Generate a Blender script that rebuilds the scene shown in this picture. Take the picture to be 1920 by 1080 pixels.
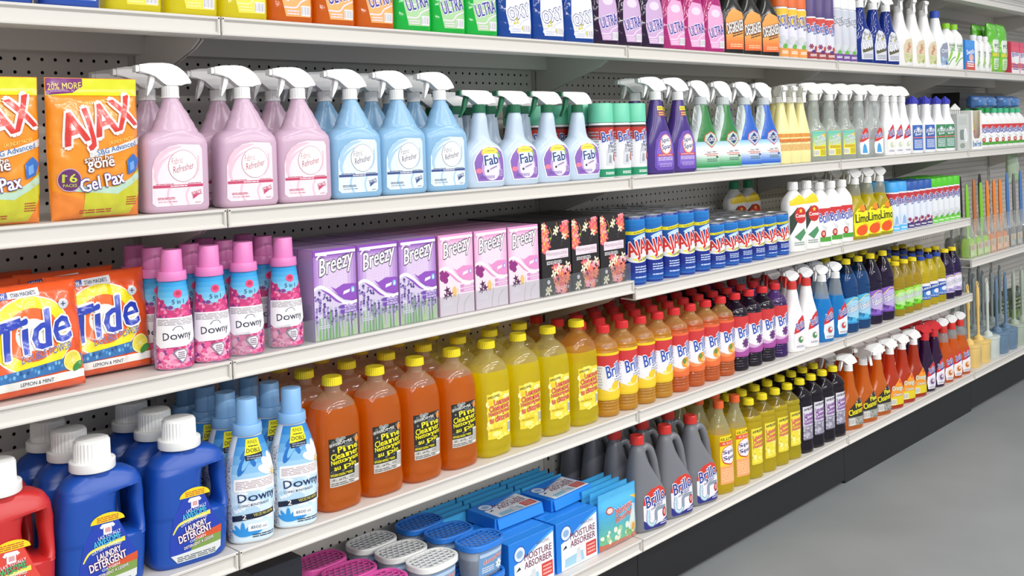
import bpy, bmesh, math, random
from mathutils import Vector, Matrix
for _o in list(bpy.data.objects): bpy.data.objects.remove(_o)
S = bpy.context.scene
COL = S.collection
PI = math.pi

# ------------------------------------------------------------------ camera
def cam_matrix(loc, yaw, pitch, roll):
    yaw, pitch, roll = map(math.radians, (yaw, pitch, roll))
    f = Vector((math.sin(yaw)*math.cos(pitch), math.cos(yaw)*math.cos(pitch), math.sin(pitch)))
    r = Vector((math.cos(yaw), -math.sin(yaw), 0)); u = r.cross(f)
    c, s = math.cos(roll), math.sin(roll)
    r2, u2 = c*r + s*u, -s*r + c*u
    m = Matrix((r2, u2, -f)).transposed().to_4x4(); m.translation = Vector(loc)
    return m
cd = bpy.data.cameras.new('camera'); cam = bpy.data.objects.new('camera', cd); COL.objects.link(cam)
cam.matrix_world = cam_matrix((-0.98120, -1.68523, 1.27396), 45.9007, -0.55581, -1.78732)
cd.sensor_fit = 'HORIZONTAL'; cd.sensor_width = 36.0; cd.lens = 36.0*1911.776/1920.0
cd.shift_y = -262.1417/1920.0; cd.clip_start = 0.05; cd.clip_end = 60
S.camera = cam

# ------------------------------------------------------------------ light
W = bpy.data.worlds.new('shop_air'); S.world = W; W.use_nodes = True
W.node_tree.nodes['Background'].inputs[0].default_value = (0.93, 0.96, 1.0, 1)
W.node_tree.nodes['Background'].inputs[1].default_value = 0.62
def tube_light(x, y, z, lx, ly, watts, col=(1.0, 0.975, 0.94), name='ceiling_tube_light'):
    l = bpy.data.lights.new(name, 'AREA'); l.shape = 'RECTANGLE'; l.size = lx; l.size_y = ly
    l.energy = watts; l.color = col
    o = bpy.data.objects.new(name, l); COL.objects.link(o); o.location = (x, y, z); o.rotation_euler = (0, 0, 0)
for _y, _w in ((-1.7, 17), (-3.4, 34), (-5.6, 60)):
    for _x in (-2.4, -0.9, 0.6, 2.1, 3.6): tube_light(_x, _y, 3.0, 1.2, 0.14, _w)
S.view_settings.view_transform = 'Standard'; S.view_settings.look = 'None'
S.view_settings.gamma = 1.0; S.view_settings.exposure = -0.08; S.view_settings.use_curve_mapping = False
S.cycles.max_bounces = 10; S.cycles.transparent_max_bounces = 24; S.cycles.transmission_bounces = 8
S.cycles.sample_clamp_indirect = 6.0

# ------------------------------------------------------------------ materials
def lin(h):
    h = h.lstrip('#'); v = [int(h[i:i+2], 16)/255 for i in (0, 2, 4)]
    return tuple(c/12.92 if c <= .04045 else ((c+.055)/1.055)**2.4 for c in v) + (1,)
MATS = {}
def M(hexc, kind='plastic', rough=None, **k):
    """procedural materials: plastic, paper, print, metal, liquid, clear, film, foil"""
    key = (hexc, kind, rough, tuple(sorted(k.items())))
    if key in MATS: return MATS[key]
    m = bpy.data.materials.new(kind + '_' + hexc.lstrip('#')); MATS[key] = m; m.use_nodes = True
    nt = m.node_tree; N = nt.nodes; L = nt.links; b = N['Principled BSDF']; out = N['Material Output']
    col = lin(hexc)
    b.inputs['Base Color'].default_value = col
    b.inputs['Roughness'].default_value = rough if rough is not None else {'plastic': .32, 'paper': .6, 'print': .38, 'metal': .28, 'foil': .25}.get(kind, .3)
    if kind == 'metal': b.inputs['Metallic'].default_value = .9
    if kind == 'soft':                       # translucent bottle plastic with something in it
        b.inputs['Roughness'].default_value = .22
        b.inputs['Subsurface Weight'].default_value = .35; b.inputs['Subsurface Radius'].default_value = (.02, .02, .02); b.inputs['Subsurface Scale'].default_value = .6
    if kind == 'foil':                       # crinkled bag film
        b.inputs['Coat Weight'].default_value = .7; b.inputs['Coat Roughness'].default_value = .12
        tc = N.new('ShaderNodeTexCoord'); nz = N.new('ShaderNodeTexNoise'); bp = N.new('ShaderNodeBump')
        nz.inputs['Scale'].default_value = 15; nz.inputs['Detail'].default_value = 2; nz.inputs['Distortion'].default_value = .5
        bp.inputs['Strength'].default_value = .45; bp.inputs['Distance'].default_value = .012
        L.new(tc.outputs['Object'], nz.inputs['Vector']); L.new(nz.outputs['Fac'], bp.inputs['Height']); L.new(bp.outputs[0], b.inputs['Normal']); L.new(bp.outputs[0], b.inputs['Coat Normal'])
    if kind in ('liquid', 'clear', 'film'):
        tfac = {'liquid': .42, 'clear': .66, 'film': .8}[kind] if 't' not in k else k['t']
        glassy = kind == 'liquid' and 't' not in k
        tr = N.new('ShaderNodeBsdfTransparent'); df = N.new('ShaderNodeBsdfDiffuse'); tl = N.new('ShaderNodeBsdfTranslucent')
        gl = N.new('ShaderNodeBsdfGlossy'); fr = N.new('ShaderNodeFresnel'); m1 = N.new('ShaderNodeMixShader'); m2 = N.new('ShaderNodeMixShader'); m3 = N.new('ShaderNodeMixShader')
        tr.inputs[0].default_value = tuple(c**.42 for c in col[:3]) + (1,) if kind == 'liquid' else tuple(.6+.4*c for c in col[:3]) + (1,)
        df.inputs[0].default_value = col; tl.inputs[0].default_value = tuple(min(1, c**.8) for c in col[:3]) + (1,)
        gl.inputs['Roughness'].default_value = rough if rough is not None else .09; gl.inputs[0].default_value = (1, 1, 1, 1)
        fr.inputs['IOR'].default_value = 1.46
        tc = N.new('ShaderNodeTexCoord'); nz = N.new('ShaderNodeTexNoise'); bp = N.new('ShaderNodeBump')
        nz.inputs['Scale'].default_value = 30 if kind != 'film' else 45; nz.inputs['Detail'].default_value = 1.5
        bp.inputs['Strength'].default_value = .4 if kind != 'film' else .8; bp.inputs['Distance'].default_value = .006
        L.new(tc.outputs['Object'], nz.inputs['Vector']); L.new(nz.outputs['Fac'], bp.inputs['Height'])
        if not k.get('flat'): L.new(bp.outputs[0], gl.inputs['Normal']); L.new(bp.outputs[0], fr.inputs['Normal'])
        m1.inputs[0].default_value = .35; L.new(df.outputs[0], m1.inputs[1]); L.new(tl.outputs[0], m1.inputs[2])
        m2.inputs[0].default_value = tfac; L.new(m1.outputs[0], m2.inputs[1]); L.new(tr.outputs[0], m2.inputs[2])
        ge = N.new('ShaderNodeNewGeometry'); om = N.new('ShaderNodeMath'); om.operation = 'SUBTRACT'; om.inputs[0].default_value = 1; L.new(ge.outputs['Backfacing'], om.inputs[1])
        fm = N.new('ShaderNodeMath'); fm.operation = 'MULTIPLY'; L.new(fr.outputs[0], fm.inputs[0]); L.new(om.outputs[0], fm.inputs[1])
        src = m2.outputs[0]
        if glassy:
            rf = N.new('ShaderNodeBsdfRefraction'); rf.inputs['IOR'].default_value = 1.30; rf.inputs['Roughness'].default_value = .02; rf.inputs[0].default_value = tuple(c**.5 for c in col[:3]) + (1,)
            m4 = N.new('ShaderNodeMixShader'); m4.inputs[0].default_value = .24; L.new(bp.outputs[0], rf.inputs['Normal']); L.new(m2.outputs[0], m4.inputs[1]); L.new(rf.outputs[0], m4.inputs[2]); src = m4.outputs[0]
        L.new(fm.outputs[0], m3.inputs[0]); L.new(src, m3.inputs[1]); L.new(gl.outputs[0], m3.inputs[2])
        L.new(m3.outputs[0], out.inputs['Surface'])
    return m
def peg_mat():
    m = bpy.data.materials.new('pegboard'); m.use_nodes = True; nt = m.node_tree; N = nt.nodes; L = nt.links
    b = N['Principled BSDF']; b.inputs['Roughness'].default_value = .45; out = N['Material Output']
    tc = N.new('ShaderNodeTexCoord'); sx = N.new('ShaderNodeSeparateXYZ'); L.new(tc.outputs['Object'], sx.inputs[0])
    nz = N.new('ShaderNodeTexNoise'); nz.inputs['Scale'].default_value = 3; L.new(tc.outputs['Object'], nz.inputs['Vector'])
    mx = N.new('ShaderNodeMixRGB'); mx.inputs[1].default_value = lin('#c9c5be'); mx.inputs[2].default_value = lin('#d3cfc8'); L.new(nz.outputs['Fac'], mx.inputs[0]); L.new(mx.outputs[0], b.inputs['Base Color'])
    def mth(op, a, bb=None):
        n = N.new('ShaderNodeMath'); n.operation = op
        for i, v in enumerate((a, bb)):
            if v is None: continue
            if isinstance(v, (int, float)): n.inputs[i].default_value = v
            else: L.new(v, n.inputs[i])
        return n.outputs[0]
    def cell(o): return mth('SUBTRACT', mth('FRACT', mth('DIVIDE', o, .0254)), .5)
    cx, cz = cell(sx.outputs['X']), cell(sx.outputs['Z'])
    d = mth('SQRT', mth('ADD', mth('MULTIPLY', cx, cx), mth('MULTIPLY', cz, cz)))
    hole = mth('LESS_THAN', d, .135)
    edge = mth('LESS_THAN', mth('ABSOLUTE', sx.outputs['X']), .5842)
    hole = mth('MULTIPLY', hole, edge)
    tr = N.new('ShaderNodeBsdfTransparent'); ms = N.new('ShaderNodeMixShader')
    L.new(hole, ms.inputs[0]); L.new(b.outputs[0], ms.inputs[1]); L.new(tr.outputs[0], ms.inputs[2]); L.new(ms.outputs[0], out.inputs['Surface'])
    return m
def slot_mat():
    m = bpy.data.materials.new('slotted_strip'); m.use_nodes = True; nt = m.node_tree; N = nt.nodes; L = nt.links; b = N['Principled BSDF']
    tc = N.new('ShaderNodeTexCoord'); sx = N.new('ShaderNodeSeparateXYZ'); a = N.new('ShaderNodeMath'); a.operation = 'DIVIDE'; a.inputs[1].default_value = .0508
    f = N.new('ShaderNodeMath'); f.operation = 'FRACT'; g = N.new('ShaderNodeMath'); g.operation = 'LESS_THAN'; g.inputs[1].default_value = .52; mx = N.new('ShaderNodeMixRGB')
    mx.inputs[1].default_value = lin('#b9b5ae'); mx.inputs[2].default_value = lin('#101012'); L.new(tc.outputs['Object'], sx.inputs[0]); L.new(sx.outputs['Z'], a.inputs[0]); L.new(a.outputs[0], f.inputs[0]); L.new(f.outputs[0], g.inputs[0]); L.new(g.outputs[0], mx.inputs[0]); L.new(mx.outputs[0], b.inputs['Base Color'])
    return m
def floor_mat():
    m = bpy.data.materials.new('painted_concrete'); m.use_nodes = True; nt = m.node_tree; N = nt.nodes; L = nt.links
    b = N['Principled BSDF']; b.inputs['Roughness'].default_value = .5
    tc = N.new('ShaderNodeTexCoord'); nz = N.new('ShaderNodeTexNoise'); nz.inputs['Scale'].default_value = 2.2; nz.inputs['Detail'].default_value = 6
    rp = N.new('ShaderNodeValToRGB'); rp.color_ramp.elements[0].color = lin('#7e8283'); rp.color_ramp.elements[1].color = lin('#8a8d8e')
    rp.color_ramp.elements[0].position = .3; rp.color_ramp.elements[1].position = .7
    L.new(tc.outputs['Object'], nz.inputs['Vector']); L.new(nz.outputs['Fac'], rp.inputs[0]); L.new(rp.outputs[0], b.inputs['Base Color'])
    n2 = N.new('ShaderNodeTexNoise'); n2.inputs['Scale'].default_value = 60; bp = N.new('ShaderNodeBump'); bp.inputs['Strength'].default_value = .05
    L.new(tc.outputs['Object'], n2.inputs['Vector']); L.new(n2.outputs['Fac'], bp.inputs['Height']); L.new(bp.outputs[0], b.inputs['Normal'])
    return m

# ------------------------------------------------------------------ mesh helpers (all return bpy meshes)
def fin(bm, name, mats, smooth=True, angle=34):
    me = bpy.data.meshes.new(name); bmesh.ops.recalc_face_normals(bm, faces=bm.faces)
    bm.to_mesh(me); bm.free()
    for m in (mats if isinstance(mats, (list, tuple)) else [mats]): me.materials.append(m)
    if smooth:
        me.polygons.foreach_set('use_smooth', [True]*len(me.polygons)); me.set_sharp_from_angle(angle=math.radians(angle))
    return me
def box(bm, x0, x1, y0, y1, z0, z1, mi=0):
    v = [bm.verts.new(p) for p in ((x0,y0,z0),(x1,y0,z0),(x1,y1,z0),(x0,y1,z0),(x0,y0,z1),(x1,y0,z1),(x1,y1,z1),(x0,y1,z1))]
    for f in ((0,3,2,1),(4,5,6,7),(0,1,5,4),(1,2,6,5),(2,3,7,6),(3,0,4,7)):
        bm.faces.new([v[i] for i in f]).material_index = mi
    return v
def extrude_poly(bm, pts, axis, a, b, bevel=0, segs=2, mi=0):
    """pts: 2D outline; axis 'x' -> pts are (y,z); 'y' -> pts are (x,z); 'z' -> (x,y)"""
    def P(p, t):
        return {'x': (t, p[0], p[1]), 'y': (p[0], t, p[1]), 'z': (p[0], p[1], t)}[axis]
    t = bmesh.new()
    A = [t.verts.new(P(p, a)) for p in pts]; B = [t.verts.new(P(p, b)) for p in pts]
    t.faces.new(A); t.faces.new(B[::-1]); n = len(pts)
    for i in range(n): t.faces.new((A[i], B[i], B[(i+1) % n], A[(i+1) % n]))
    if bevel:
        bmesh.ops.bevel(t, geom=[e for e in t.edges], offset=bevel, segments=segs, affect='EDGES', clamp_overlap=True)
    bmesh.ops.recalc_face_normals(t, faces=t.faces)
    merge(bm, t, mi)
def merge(bm, t, mi=None, mat=None):
    vm = {}
    for v in t.verts: vm[v] = bm.verts.new(mat @ v.co if mat else v.co)
    for f in t.faces:
        try: g = bm.faces.new([vm[v] for v in f.verts])
        except ValueError: continue
        g.material_index = f.material_index if mi is None else mi
    t.free()
def sg(v): return -1.0 if v < 0 else 1.0
def sec_at(secs, z):
    """(w, d, n, cx) of a loft at height z"""
    if z <= secs[0][0]: s = secs[0]; return s[1], s[2], s[3], s[4]
    for a, b in zip(secs, secs[1:]):
        if z <= b[0]:
            t = (z-a[0])/max(1e-9, b[0]-a[0]); return tuple(a[i]+(b[i]-a[i])*t for i in (1, 2, 3, 4))
    s = secs[-1]; return s[1], s[2], s[3], s[4]
def norm_secs(secs, smooth=0):
    out = []
    for s in secs:
        s = list(s) + [None]*(5-len(s)); z, w, d, n, cx = s
        out.append([z, w, w if d is None else d, 2.0 if n is None else n, 0.0 if cx is None else cx])
    if smooth:
        res = []
        for i in range(len(out)-1):
            a, b = out[i], out[i+1]
            p, q = out[max(0, i-1)], out[min(len(out)-1, i+2)]
            for k in range(smooth):
                t = k/smooth; h = b[0]-a[0]; row = [a[0]+h*t]
                for c in (1, 2, 3, 4):
                    s0 = 0 if i == 0 else (b[c]-p[c])/max(1e-6, b[0]-p[0]); s1 = 0 if i == len(out)-2 else (q[c]-a[c])/max(1e-6, q[0]-a[0])
                    sl = (b[c]-a[c])/max(1e-6, h)
                    if sl == 0: s0 = s1 = 0
                    else:
                        if s0*sl <= 0: s0 = 0
                        elif abs(s0) > 2.5*abs(sl): s0 = 2.5*sl
                        if s1*sl <= 0: s1 = 0
                        elif abs(s1) > 2.5*abs(sl): s1 = 2.5*sl
                    t2, t3 = t*t, t*t*t
                    row.append((2*t3-3*t2+1)*a[c] + (t3-2*t2+t)*h*s0 + (-2*t3+3*t2)*b[c] + (t3-t2)*h*s1)
                res.append(row)
        res.append(out[-1]); out = res
    return out
def loft(bm, secs, segs=32, ribs=None, mi=0, level=None, mi2=1, cap=True):
    """secs already normalised. ribs=(count, amplitude). Above height `level` faces take material mi2"""
    rings = []
    for z, w, d, n, cx in secs:
        r = []
        for i in range(segs):
            a = 2*PI*i/segs; s, c = math.sin(a), -math.cos(a)
            k = 1.0
            if ribs: k = 1 + ribs[1]*(1 if (i*ribs[0]*2//segs) % 2 else -1)
            e = 2.0/n
            r.append(bm.verts.new((cx + k*w*sg(s)*abs(s)**e, k*d*sg(c)*abs(c)**e, z)))
        rings.append(r)
    for k in range(len(rings)-1):
        A, B = rings[k], rings[k+1]; m = mi2 if (level is not None and secs[k][0] >= level-1e-6) else mi
        for i in range(segs):
            j = (i+1) % segs; bm.faces.new((A[i], A[j], B[j], B[i])).material_index = m
    if cap:
        bm.faces.new(rings[0][::-1]).material_index = mi; bm.faces.new(rings[-1]).material_index = mi2 if level is not None else mi
def loft_mesh(name, secs, mats, smooth=0, segs=32, ribs=None, level=None, angle=34):
    bm = bmesh.new(); s = norm_secs(secs, smooth); loft(bm, s, segs, ribs, level=level); return fin(bm, name, mats, angle=angle), s
def sweep(bm, path, radii, segs=12, mi=0, flat=1.0):
    """tube along a path in space; radii (in plane, across) per point"""
    pts = [Vector(p) for p in path]; rings = []; up = Vector((0, 1, 0))
    for i, p in enumerate(pts):
        t = (pts[min(i+1, len(pts)-1)]-pts[max(0, i-1)]).normalized()
        side = up.cross(t); side = side.normalized() if side.length > 1e-5 else Vector((1, 0, 0)); u2 = t.cross(side).normalized()
        r = radii[i] if isinstance(radii, (list, tuple)) else radii
        rings.append([bm.verts.new(p + side*(r*math.cos(2*PI*k/segs)) + u2*(r*flat*math.sin(2*PI*k/segs))) for k in range(segs)])
    for A, B in zip(rings, rings[1:]):
        for k in range(segs): bm.faces.new((A[k], A[(k+1) % segs], B[(k+1) % segs], B[k])).material_index = mi
    bm.faces.new(rings[0][::-1]).material_index = mi; bm.faces.new(rings[-1]).material_index = mi
def smooth_path(pts, k=5):
    out = []
    for i in range(len(pts)-1):
        p0, p1, p2, p3 = (Vector(pts[max(0, min(len(pts)-1, i+j))]) for j in (-1, 0, 1, 2))
        for s in range(k):
            t = s/k; out.append(.5*((2*p1)+(-p0+p2)*t+(2*p0-5*p1+4*p2-p3)*t*t+(-p0+3*p1-3*p2+p3)*t**3))
    out.append(Vector(pts[-1])); return out

# ------------------------------------------------------------------ printed art: 2D shapes laid on a surface
TXT = {}
def text_tris(s, bold=0.0, shear=0.0, sp=1.0):
    key = (s, round(bold, 4), shear, sp)
    if key in TXT: return TXT[key]
    cu = bpy.data.curves.new('t', 'FONT'); cu.body = s; cu.size = 1; cu.offset = bold; cu.shear = shear; cu.resolution_u = 2; cu.space_character = sp
    ob = bpy.data.objects.new('t', cu); COL.objects.link(ob)
    dg = bpy.context.evaluated_depsgraph_get(); me = bpy.data.meshes.new_from_object(ob.evaluated_get(dg))
    vs = [(v.co.x, v.co.y) for v in me.vertices]; fs = [tuple(p.vertices) for p in me.polygons]
    bpy.data.objects.remove(ob); bpy.data.curves.remove(cu); bpy.data.meshes.remove(me)
    TXT[key] = (vs, fs); return TXT[key]
class Art:
    OFF = .00016
    def __init__(s): s.polys = []; s.mats = []; s.auto = 0
    def mi(s, m):
        if m not in s.mats: s.mats.append(m)
        return s.mats.index(m)
    def p(s, pts, m, L=None):
        if L is None: s.auto += 1; L = s.auto
        else: s.auto = max(s.auto, L)
        s.polys.append((pts, [tuple(range(len(pts)))], s.mi(m), L)); return s
    def r(s, x0, z0, x1, z1, m, L=None): return s.p([(x0, z0), (x1, z0), (x1, z1), (x0, z1)], m, L)
    def rr(s, x0, z0, x1, z1, c, m, L=None, k=4):
        c = min(c, (x1-x0)/2-1e-5, (z1-z0)/2-1e-5); pts = []
        for cx, cz, a0 in ((x1-c, z1-c, 0), (x0+c, z1-c, 90), (x0+c, z0+c, 180), (x1-c, z0+c, 270)):
            for i in range(k+1):
                a = math.radians(a0+90*i/k); pts.append((cx+c*math.cos(a), cz+c*math.sin(a)))
        return s.p(pts, m, L)
    def e(s, cx, cz, rx, rz, m, L=None, n=26, a0=0, a1=360, rot=0):
        full = (a1-a0) >= 360; ct, st = math.cos(math.radians(rot)), math.sin(math.radians(rot)); pts = []
        for i in range(n + (0 if full else 1)):
            a = math.radians(a0+(a1-a0)*i/n); x, z = rx*math.cos(a), rz*math.sin(a); pts.append((cx+x*ct-z*st, cz+x*st+z*ct))
        return s.p(pts, m, L)
    def star(s, cx, cz, r1, r2, n, m, L=None, rot=90):
        return s.p([(cx+(r1 if i % 2 == 0 else r2)*math.cos(math.radians(rot+180*i/n)), cz+(r1 if i % 2 == 0 else r2)*math.sin(math.radians(rot+180*i/n))) for i in range(2*n)], m, L)
    def t(s, txt, cx, cz, w, h, m, L=None, rot=0, shear=0, bold=.02, out=None, om=None, arch=0, sp=1.0):
        if L is None: s.auto += (2 if out else 1); L = s.auto
        else: s.auto = max(s.auto, L)
        vs, fs = text_tris(txt, 0 if bold > 0 else bold, shear, sp)
        xs = [v[0] for v in vs]; ys = [v[1] for v in vs]; mx, my = (min(xs)+max(xs))/2, (min(ys)+max(ys))/2
        kx, ky = w/(max(xs)-min(xs)), h/(max(ys)-min(ys)); ct, st = math.cos(math.radians(rot)), math.sin(math.radians(rot))
        def T(v, dx=0, dy=0):
            x, z = (v[0]+dx-mx)*kx, (v[1]+dy-my)*ky
            if arch: z -= arch*(2*x/w)**2
            return (cx+x*ct-z*st, cz+x*st+z*ct)
        b = max(0, bold)*.30
        if out:
            r = b+out*.62; nn = 8
            for q in range(nn): s.polys.append(([T(v, r*math.cos(2*PI*q/nn), r*math.sin(2*PI*q/nn)) for v in vs], fs, s.mi(om), L-1))
        for dx, dy in (((-b, -b*.4), (b, -b*.4), (-b, b*.4), (b, b*.4)) if b > .004 else ((0, 0),)): s.polys.append(([T(v, dx, dy) for v in vs], fs, s.mi(m), L))
        return s
    def lines(s, x0, z0, x1, z1, n, m, L=None, seed=1, rot=0):
        if L is None: s.auto += 1; L = s.auto
        rnd = random.Random(seed); h = (z1-z0)/(n*2-1) if n > 1 else (z1-z0)
        for i in range(n):
            z = z0+i*2*h; a = x0
            while a < x1-.001:
                b = min(x1, a+(x1-x0)*rnd.uniform(.12, .34)); s.p([(a, z+(a-x0)*rot), (b, z+(b-x0)*rot), (b, z+h+(b-x0)*rot), (a, z+h+(a-x0)*rot)], m, L); a = b+(x1-x0)*.03
        return s
    def bar(s, x0, z0, x1, z1, bg, fg, L=None):
        if L is None: s.auto += 2; L = s.auto
        s.r(x0, z0, x1, z1, bg, L-1); n = 9; w = (x1-x0)/(n*2+1)
        for i in range(n): s.r(x0+w*(2*i+1), z0+(z1-z0)*.12, x0+w*(2*i+1+(.5 if i % 3 else .95)), z1-(z1-z0)*.1, fg, L)
        return s
    def flower(s, cx, cz, r, mats, L=None, n=6, rot=0, core=None):
        if L is None: s.auto += 2; L = s.auto-1
        for i in range(n):
            a = rot+360*i/n; ca, sa = math.cos(math.radians(a)), math.sin(math.radians(a))
            s.e(cx+ca*r*.55, cz+sa*r*.55, r*.5, r*.27, mats[i % len(mats)], L, 8, rot=a)
        s.e(cx, cz, r*.22, r*.22, core or mats[0], L+1, 8); return s
    def curve(s, pts, w, m, L=None, k=6):
        pp = smooth_path([(x, 0, z) for x, z in pts], k); up, dn = [], []
        for i, q in enumerate(pp):
            d = (pp[min(i+1, len(pp)-1)]-pp[max(0, i-1)]).normalized(); nx, nz = -d.z, d.x
            ww = w(i/(len(pp)-1)) if callable(w) else w
            up.append((q.x+nx*ww/2, q.z+nz*ww/2)); dn.append((q.x-nx*ww/2, q.z-nz*ww/2))
        if L is None: s.auto += 1; L = s.auto
        for i in range(len(pp)-1): s.p([dn[i], dn[i+1], up[i+1], up[i]], m, L)
        return s
    def scatter(s, x0, z0, x1, z1, n, rmin, rmax, mats, L=None, seed=3, ar=1.0, inside=None):
        if L is None: s.auto += 1; L = s.auto
        rnd = random.Random(seed)
        for i in range(n):
            x, z = rnd.uniform(x0, x1), rnd.uniform(z0, z1)
            if inside and not inside(x, z): continue
            r = rnd.uniform(rmin, rmax); s.e(x, z, r, r*ar, rnd.choice(mats), L, 7, rot=rnd.uniform(0, 180))
        return s
    def build(s, name, fn, step=.006, vstep=None, clip=None):
        """fn(u, v, off) -> xyz. clip=(u0,v0,u1,v1) trims the art"""
        bm = bmesh.new()
        lay = bm.verts.layers.float.new('L')
        for ip, (pts, faces, mi, L) in enumerate(s.polys):
            vs = [bm.verts.new((x, z, 0)) for x, z in pts]
            for v in vs: v[lay] = L + (ip*5 % 12)/13.0
            for f in faces:
                try: g = bm.faces.new([vs[i] for i in f]); g.material_index = mi
                except ValueError: pass
        bm.normal_update(); big = [f for f in bm.faces if len(f.verts) > 4]
        if big: bmesh.ops.triangulate(bm, faces=big, ngon_method='EAR_CLIP')
        def cut(co, no, ci=False, co2=False):
            bmesh.ops.bisect_plane(bm, geom=bm.verts[:]+bm.edges[:]+bm.faces[:], dist=1e-7, plane_co=co, plane_no=no, clear_inner=ci, clear_outer=co2)
        if clip:
            cut((clip[0], 0, 0), (1, 0, 0), ci=True); cut((clip[2], 0, 0), (1, 0, 0), co2=True)
            cut((0, clip[1], 0), (0, 1, 0), ci=True); cut((0, clip[3], 0), (0, 1, 0), co2=True)
        if bm.verts and step:
            us = [v.co.x for v in bm.verts]; a, b = math.floor(min(us)/step)+1, math.ceil(max(us)/step)
            for i in range(a, b): cut((i*step, 0, 0), (1, 0, 0))
        if bm.verts and vstep:
            zz = [v.co.y for v in bm.verts]
            if isinstance(vstep, (list, tuple)): vl = [z for z in vstep if min(zz) < z < max(zz)]
            else: vl = [i*vstep for i in range(math.floor(min(zz)/vstep)+1, math.ceil(max(zz)/vstep))]
            for z in vl: cut((0, z, 0), (0, 1, 0))
        # bisect may interpolate the layer value; every polygon is its own island so it stays constant
        for v in bm.verts:
            v.co = fn(v.co.x, v.co.y, v[lay]*Art.OFF)
        # face the normals outwards (towards -Y of the untransformed front)
        me = bpy.data.meshes.new(name); bm.normal_update()
        bm.to_mesh(me); bm.free()
        for m in s.mats: me.materials.append(m)
        return me
def flat_map(y): return lambda u, v, o: (u, y-o*.35, v)
def proj_map(secs):
    def fn(u, v, o):
        w, d, n, cx = sec_at(secs, v); t = min(.992, abs((u-cx)/w)); return (u, -d*(1-t**n)**(1/n)-o-.0003, v)
    return fn
def wrap_map(secs, R=None):
    """arc-length style wrap for round or oval bottles"""
    def fn(u, v, o):
        w, d, n, cx = sec_at(secs, v); a = u/(R or w); e = 2.0/n; s, c = math.sin(a), math.cos(a)
        return (cx+(w+o+.0003)*sg(s)*abs(s)**e, -(d+o+.0003)*sg(c)*abs(c)**e, v)
    return fn

# ------------------------------------------------------------------ placing things
def obj(name, me, parent=None, label=None):
    o = bpy.data.objects.new(name, me); COL.objects.link(o)
    if parent: o.parent = parent
    if label: o['label'] = label
    return o
def thing(name, parts, loc=(0, 0, 0), rz=0, label=None, cat=None, group=None, tilt=None):
    """parts: list of (part name, mesh[, part label][, [sub-parts]]); a single (None, mesh) makes the thing one mesh"""
    if len(parts) == 1 and parts[0][0] is None: root = obj(name, parts[0][1])
    else:
        root = obj(name, None)
        for p in parts:
            sub = next((q for q in p[2:] if isinstance(q, list)), []); lab = next((q for q in p[2:] if isinstance(q, str)), None)
            c = obj(p[0], p[1], root, lab)
            for q in sub: obj(q[0], q[1], c, q[2] if len(q) > 2 else None)
    root.location = loc; root.rotation_euler = (tilt[0] if tilt else 0, tilt[1] if tilt else 0, rz)
    if label: root['label'] = label
    if cat: root['category'] = cat
    if group: root['group'] = group
    return root
def copy_tree(o, parent=None):
    c = o.copy(); COL.objects.link(c); c.parent = parent
    for ch in KIDS.setdefault(o.name, list(o.children)): copy_tree(ch, c)
    return c
KIDS = {}; K = {}; TURNED = {}
ORD = ['', 'second', 'third', 'fourth', 'fifth', 'sixth', 'seventh', 'eighth', 'ninth', 'tenth', 'eleventh', 'twelfth']
def colname(i, n):
    if n == 1: return ''
    if n == 2: return ('left one of two', 'right one of two')[i]
    if i == 0: return 'leftmost of %s' % NUM[n]
    if i == n-1: return 'rightmost of %s' % NUM[n]
    if n % 2 and i == n//2: return 'middle of %s' % NUM[n]
    return '%s from left of %s' % (ORD[i], NUM[n])
NUM = ['zero', 'one', 'two', 'three', 'four', 'five', 'six', 'seven', 'eight', 'nine', 'ten', 'eleven', 'twelve', 'thirteen']
ROWN = ['front row', 'second row', 'third row', 'fourth row', 'fifth row', 'back row']
RZ = dict(pinkref=-5, blueref=-6, fab=-13, starch=-8, spic=-16, clorox_green=-20, clorox_blue=-20, pale=-22, shower=-24, clearbrillo=-24, wb_spray=-24, bowl_blue=-24, bowl_green=-24, small_gd=-22, small_gl=-22,
    comet_w=-18, comet_g=-18, brb=-20, limo=-20, spray_ltblue=-24, spray_dkblue=-24, spray_green=-24, bas_lemon=-10, bas_orange=-10, bas_dark=-12, bas_violet=-12, wr_spray=-20, bl_spray=-20, fab_blue=-18, fab_purple=-18,
    fab_green=-20, blue_lemon=-20, fab_small=-22, spic_y=-16, sq_yellow=-14, sq_purple=-14, pine_spray=-18, pine_spray_front=-18, orange_spray=-20, pu_spray=-22, or_spray=-24, jug_blue=-4, jug_red=-4,
    d_yellow=-4, d_orange=-5, d_green=-8, d_oxy=-9, d_purple=-12, d_pink=-14, degrease=-16, scrub=-18, freshair=-18, lavspray=-20, oxyspray=-20, whitespray=-22, whiteblue=-22, limecap=-20, ajax_tall=-10, ajax_short=-12)
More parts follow.
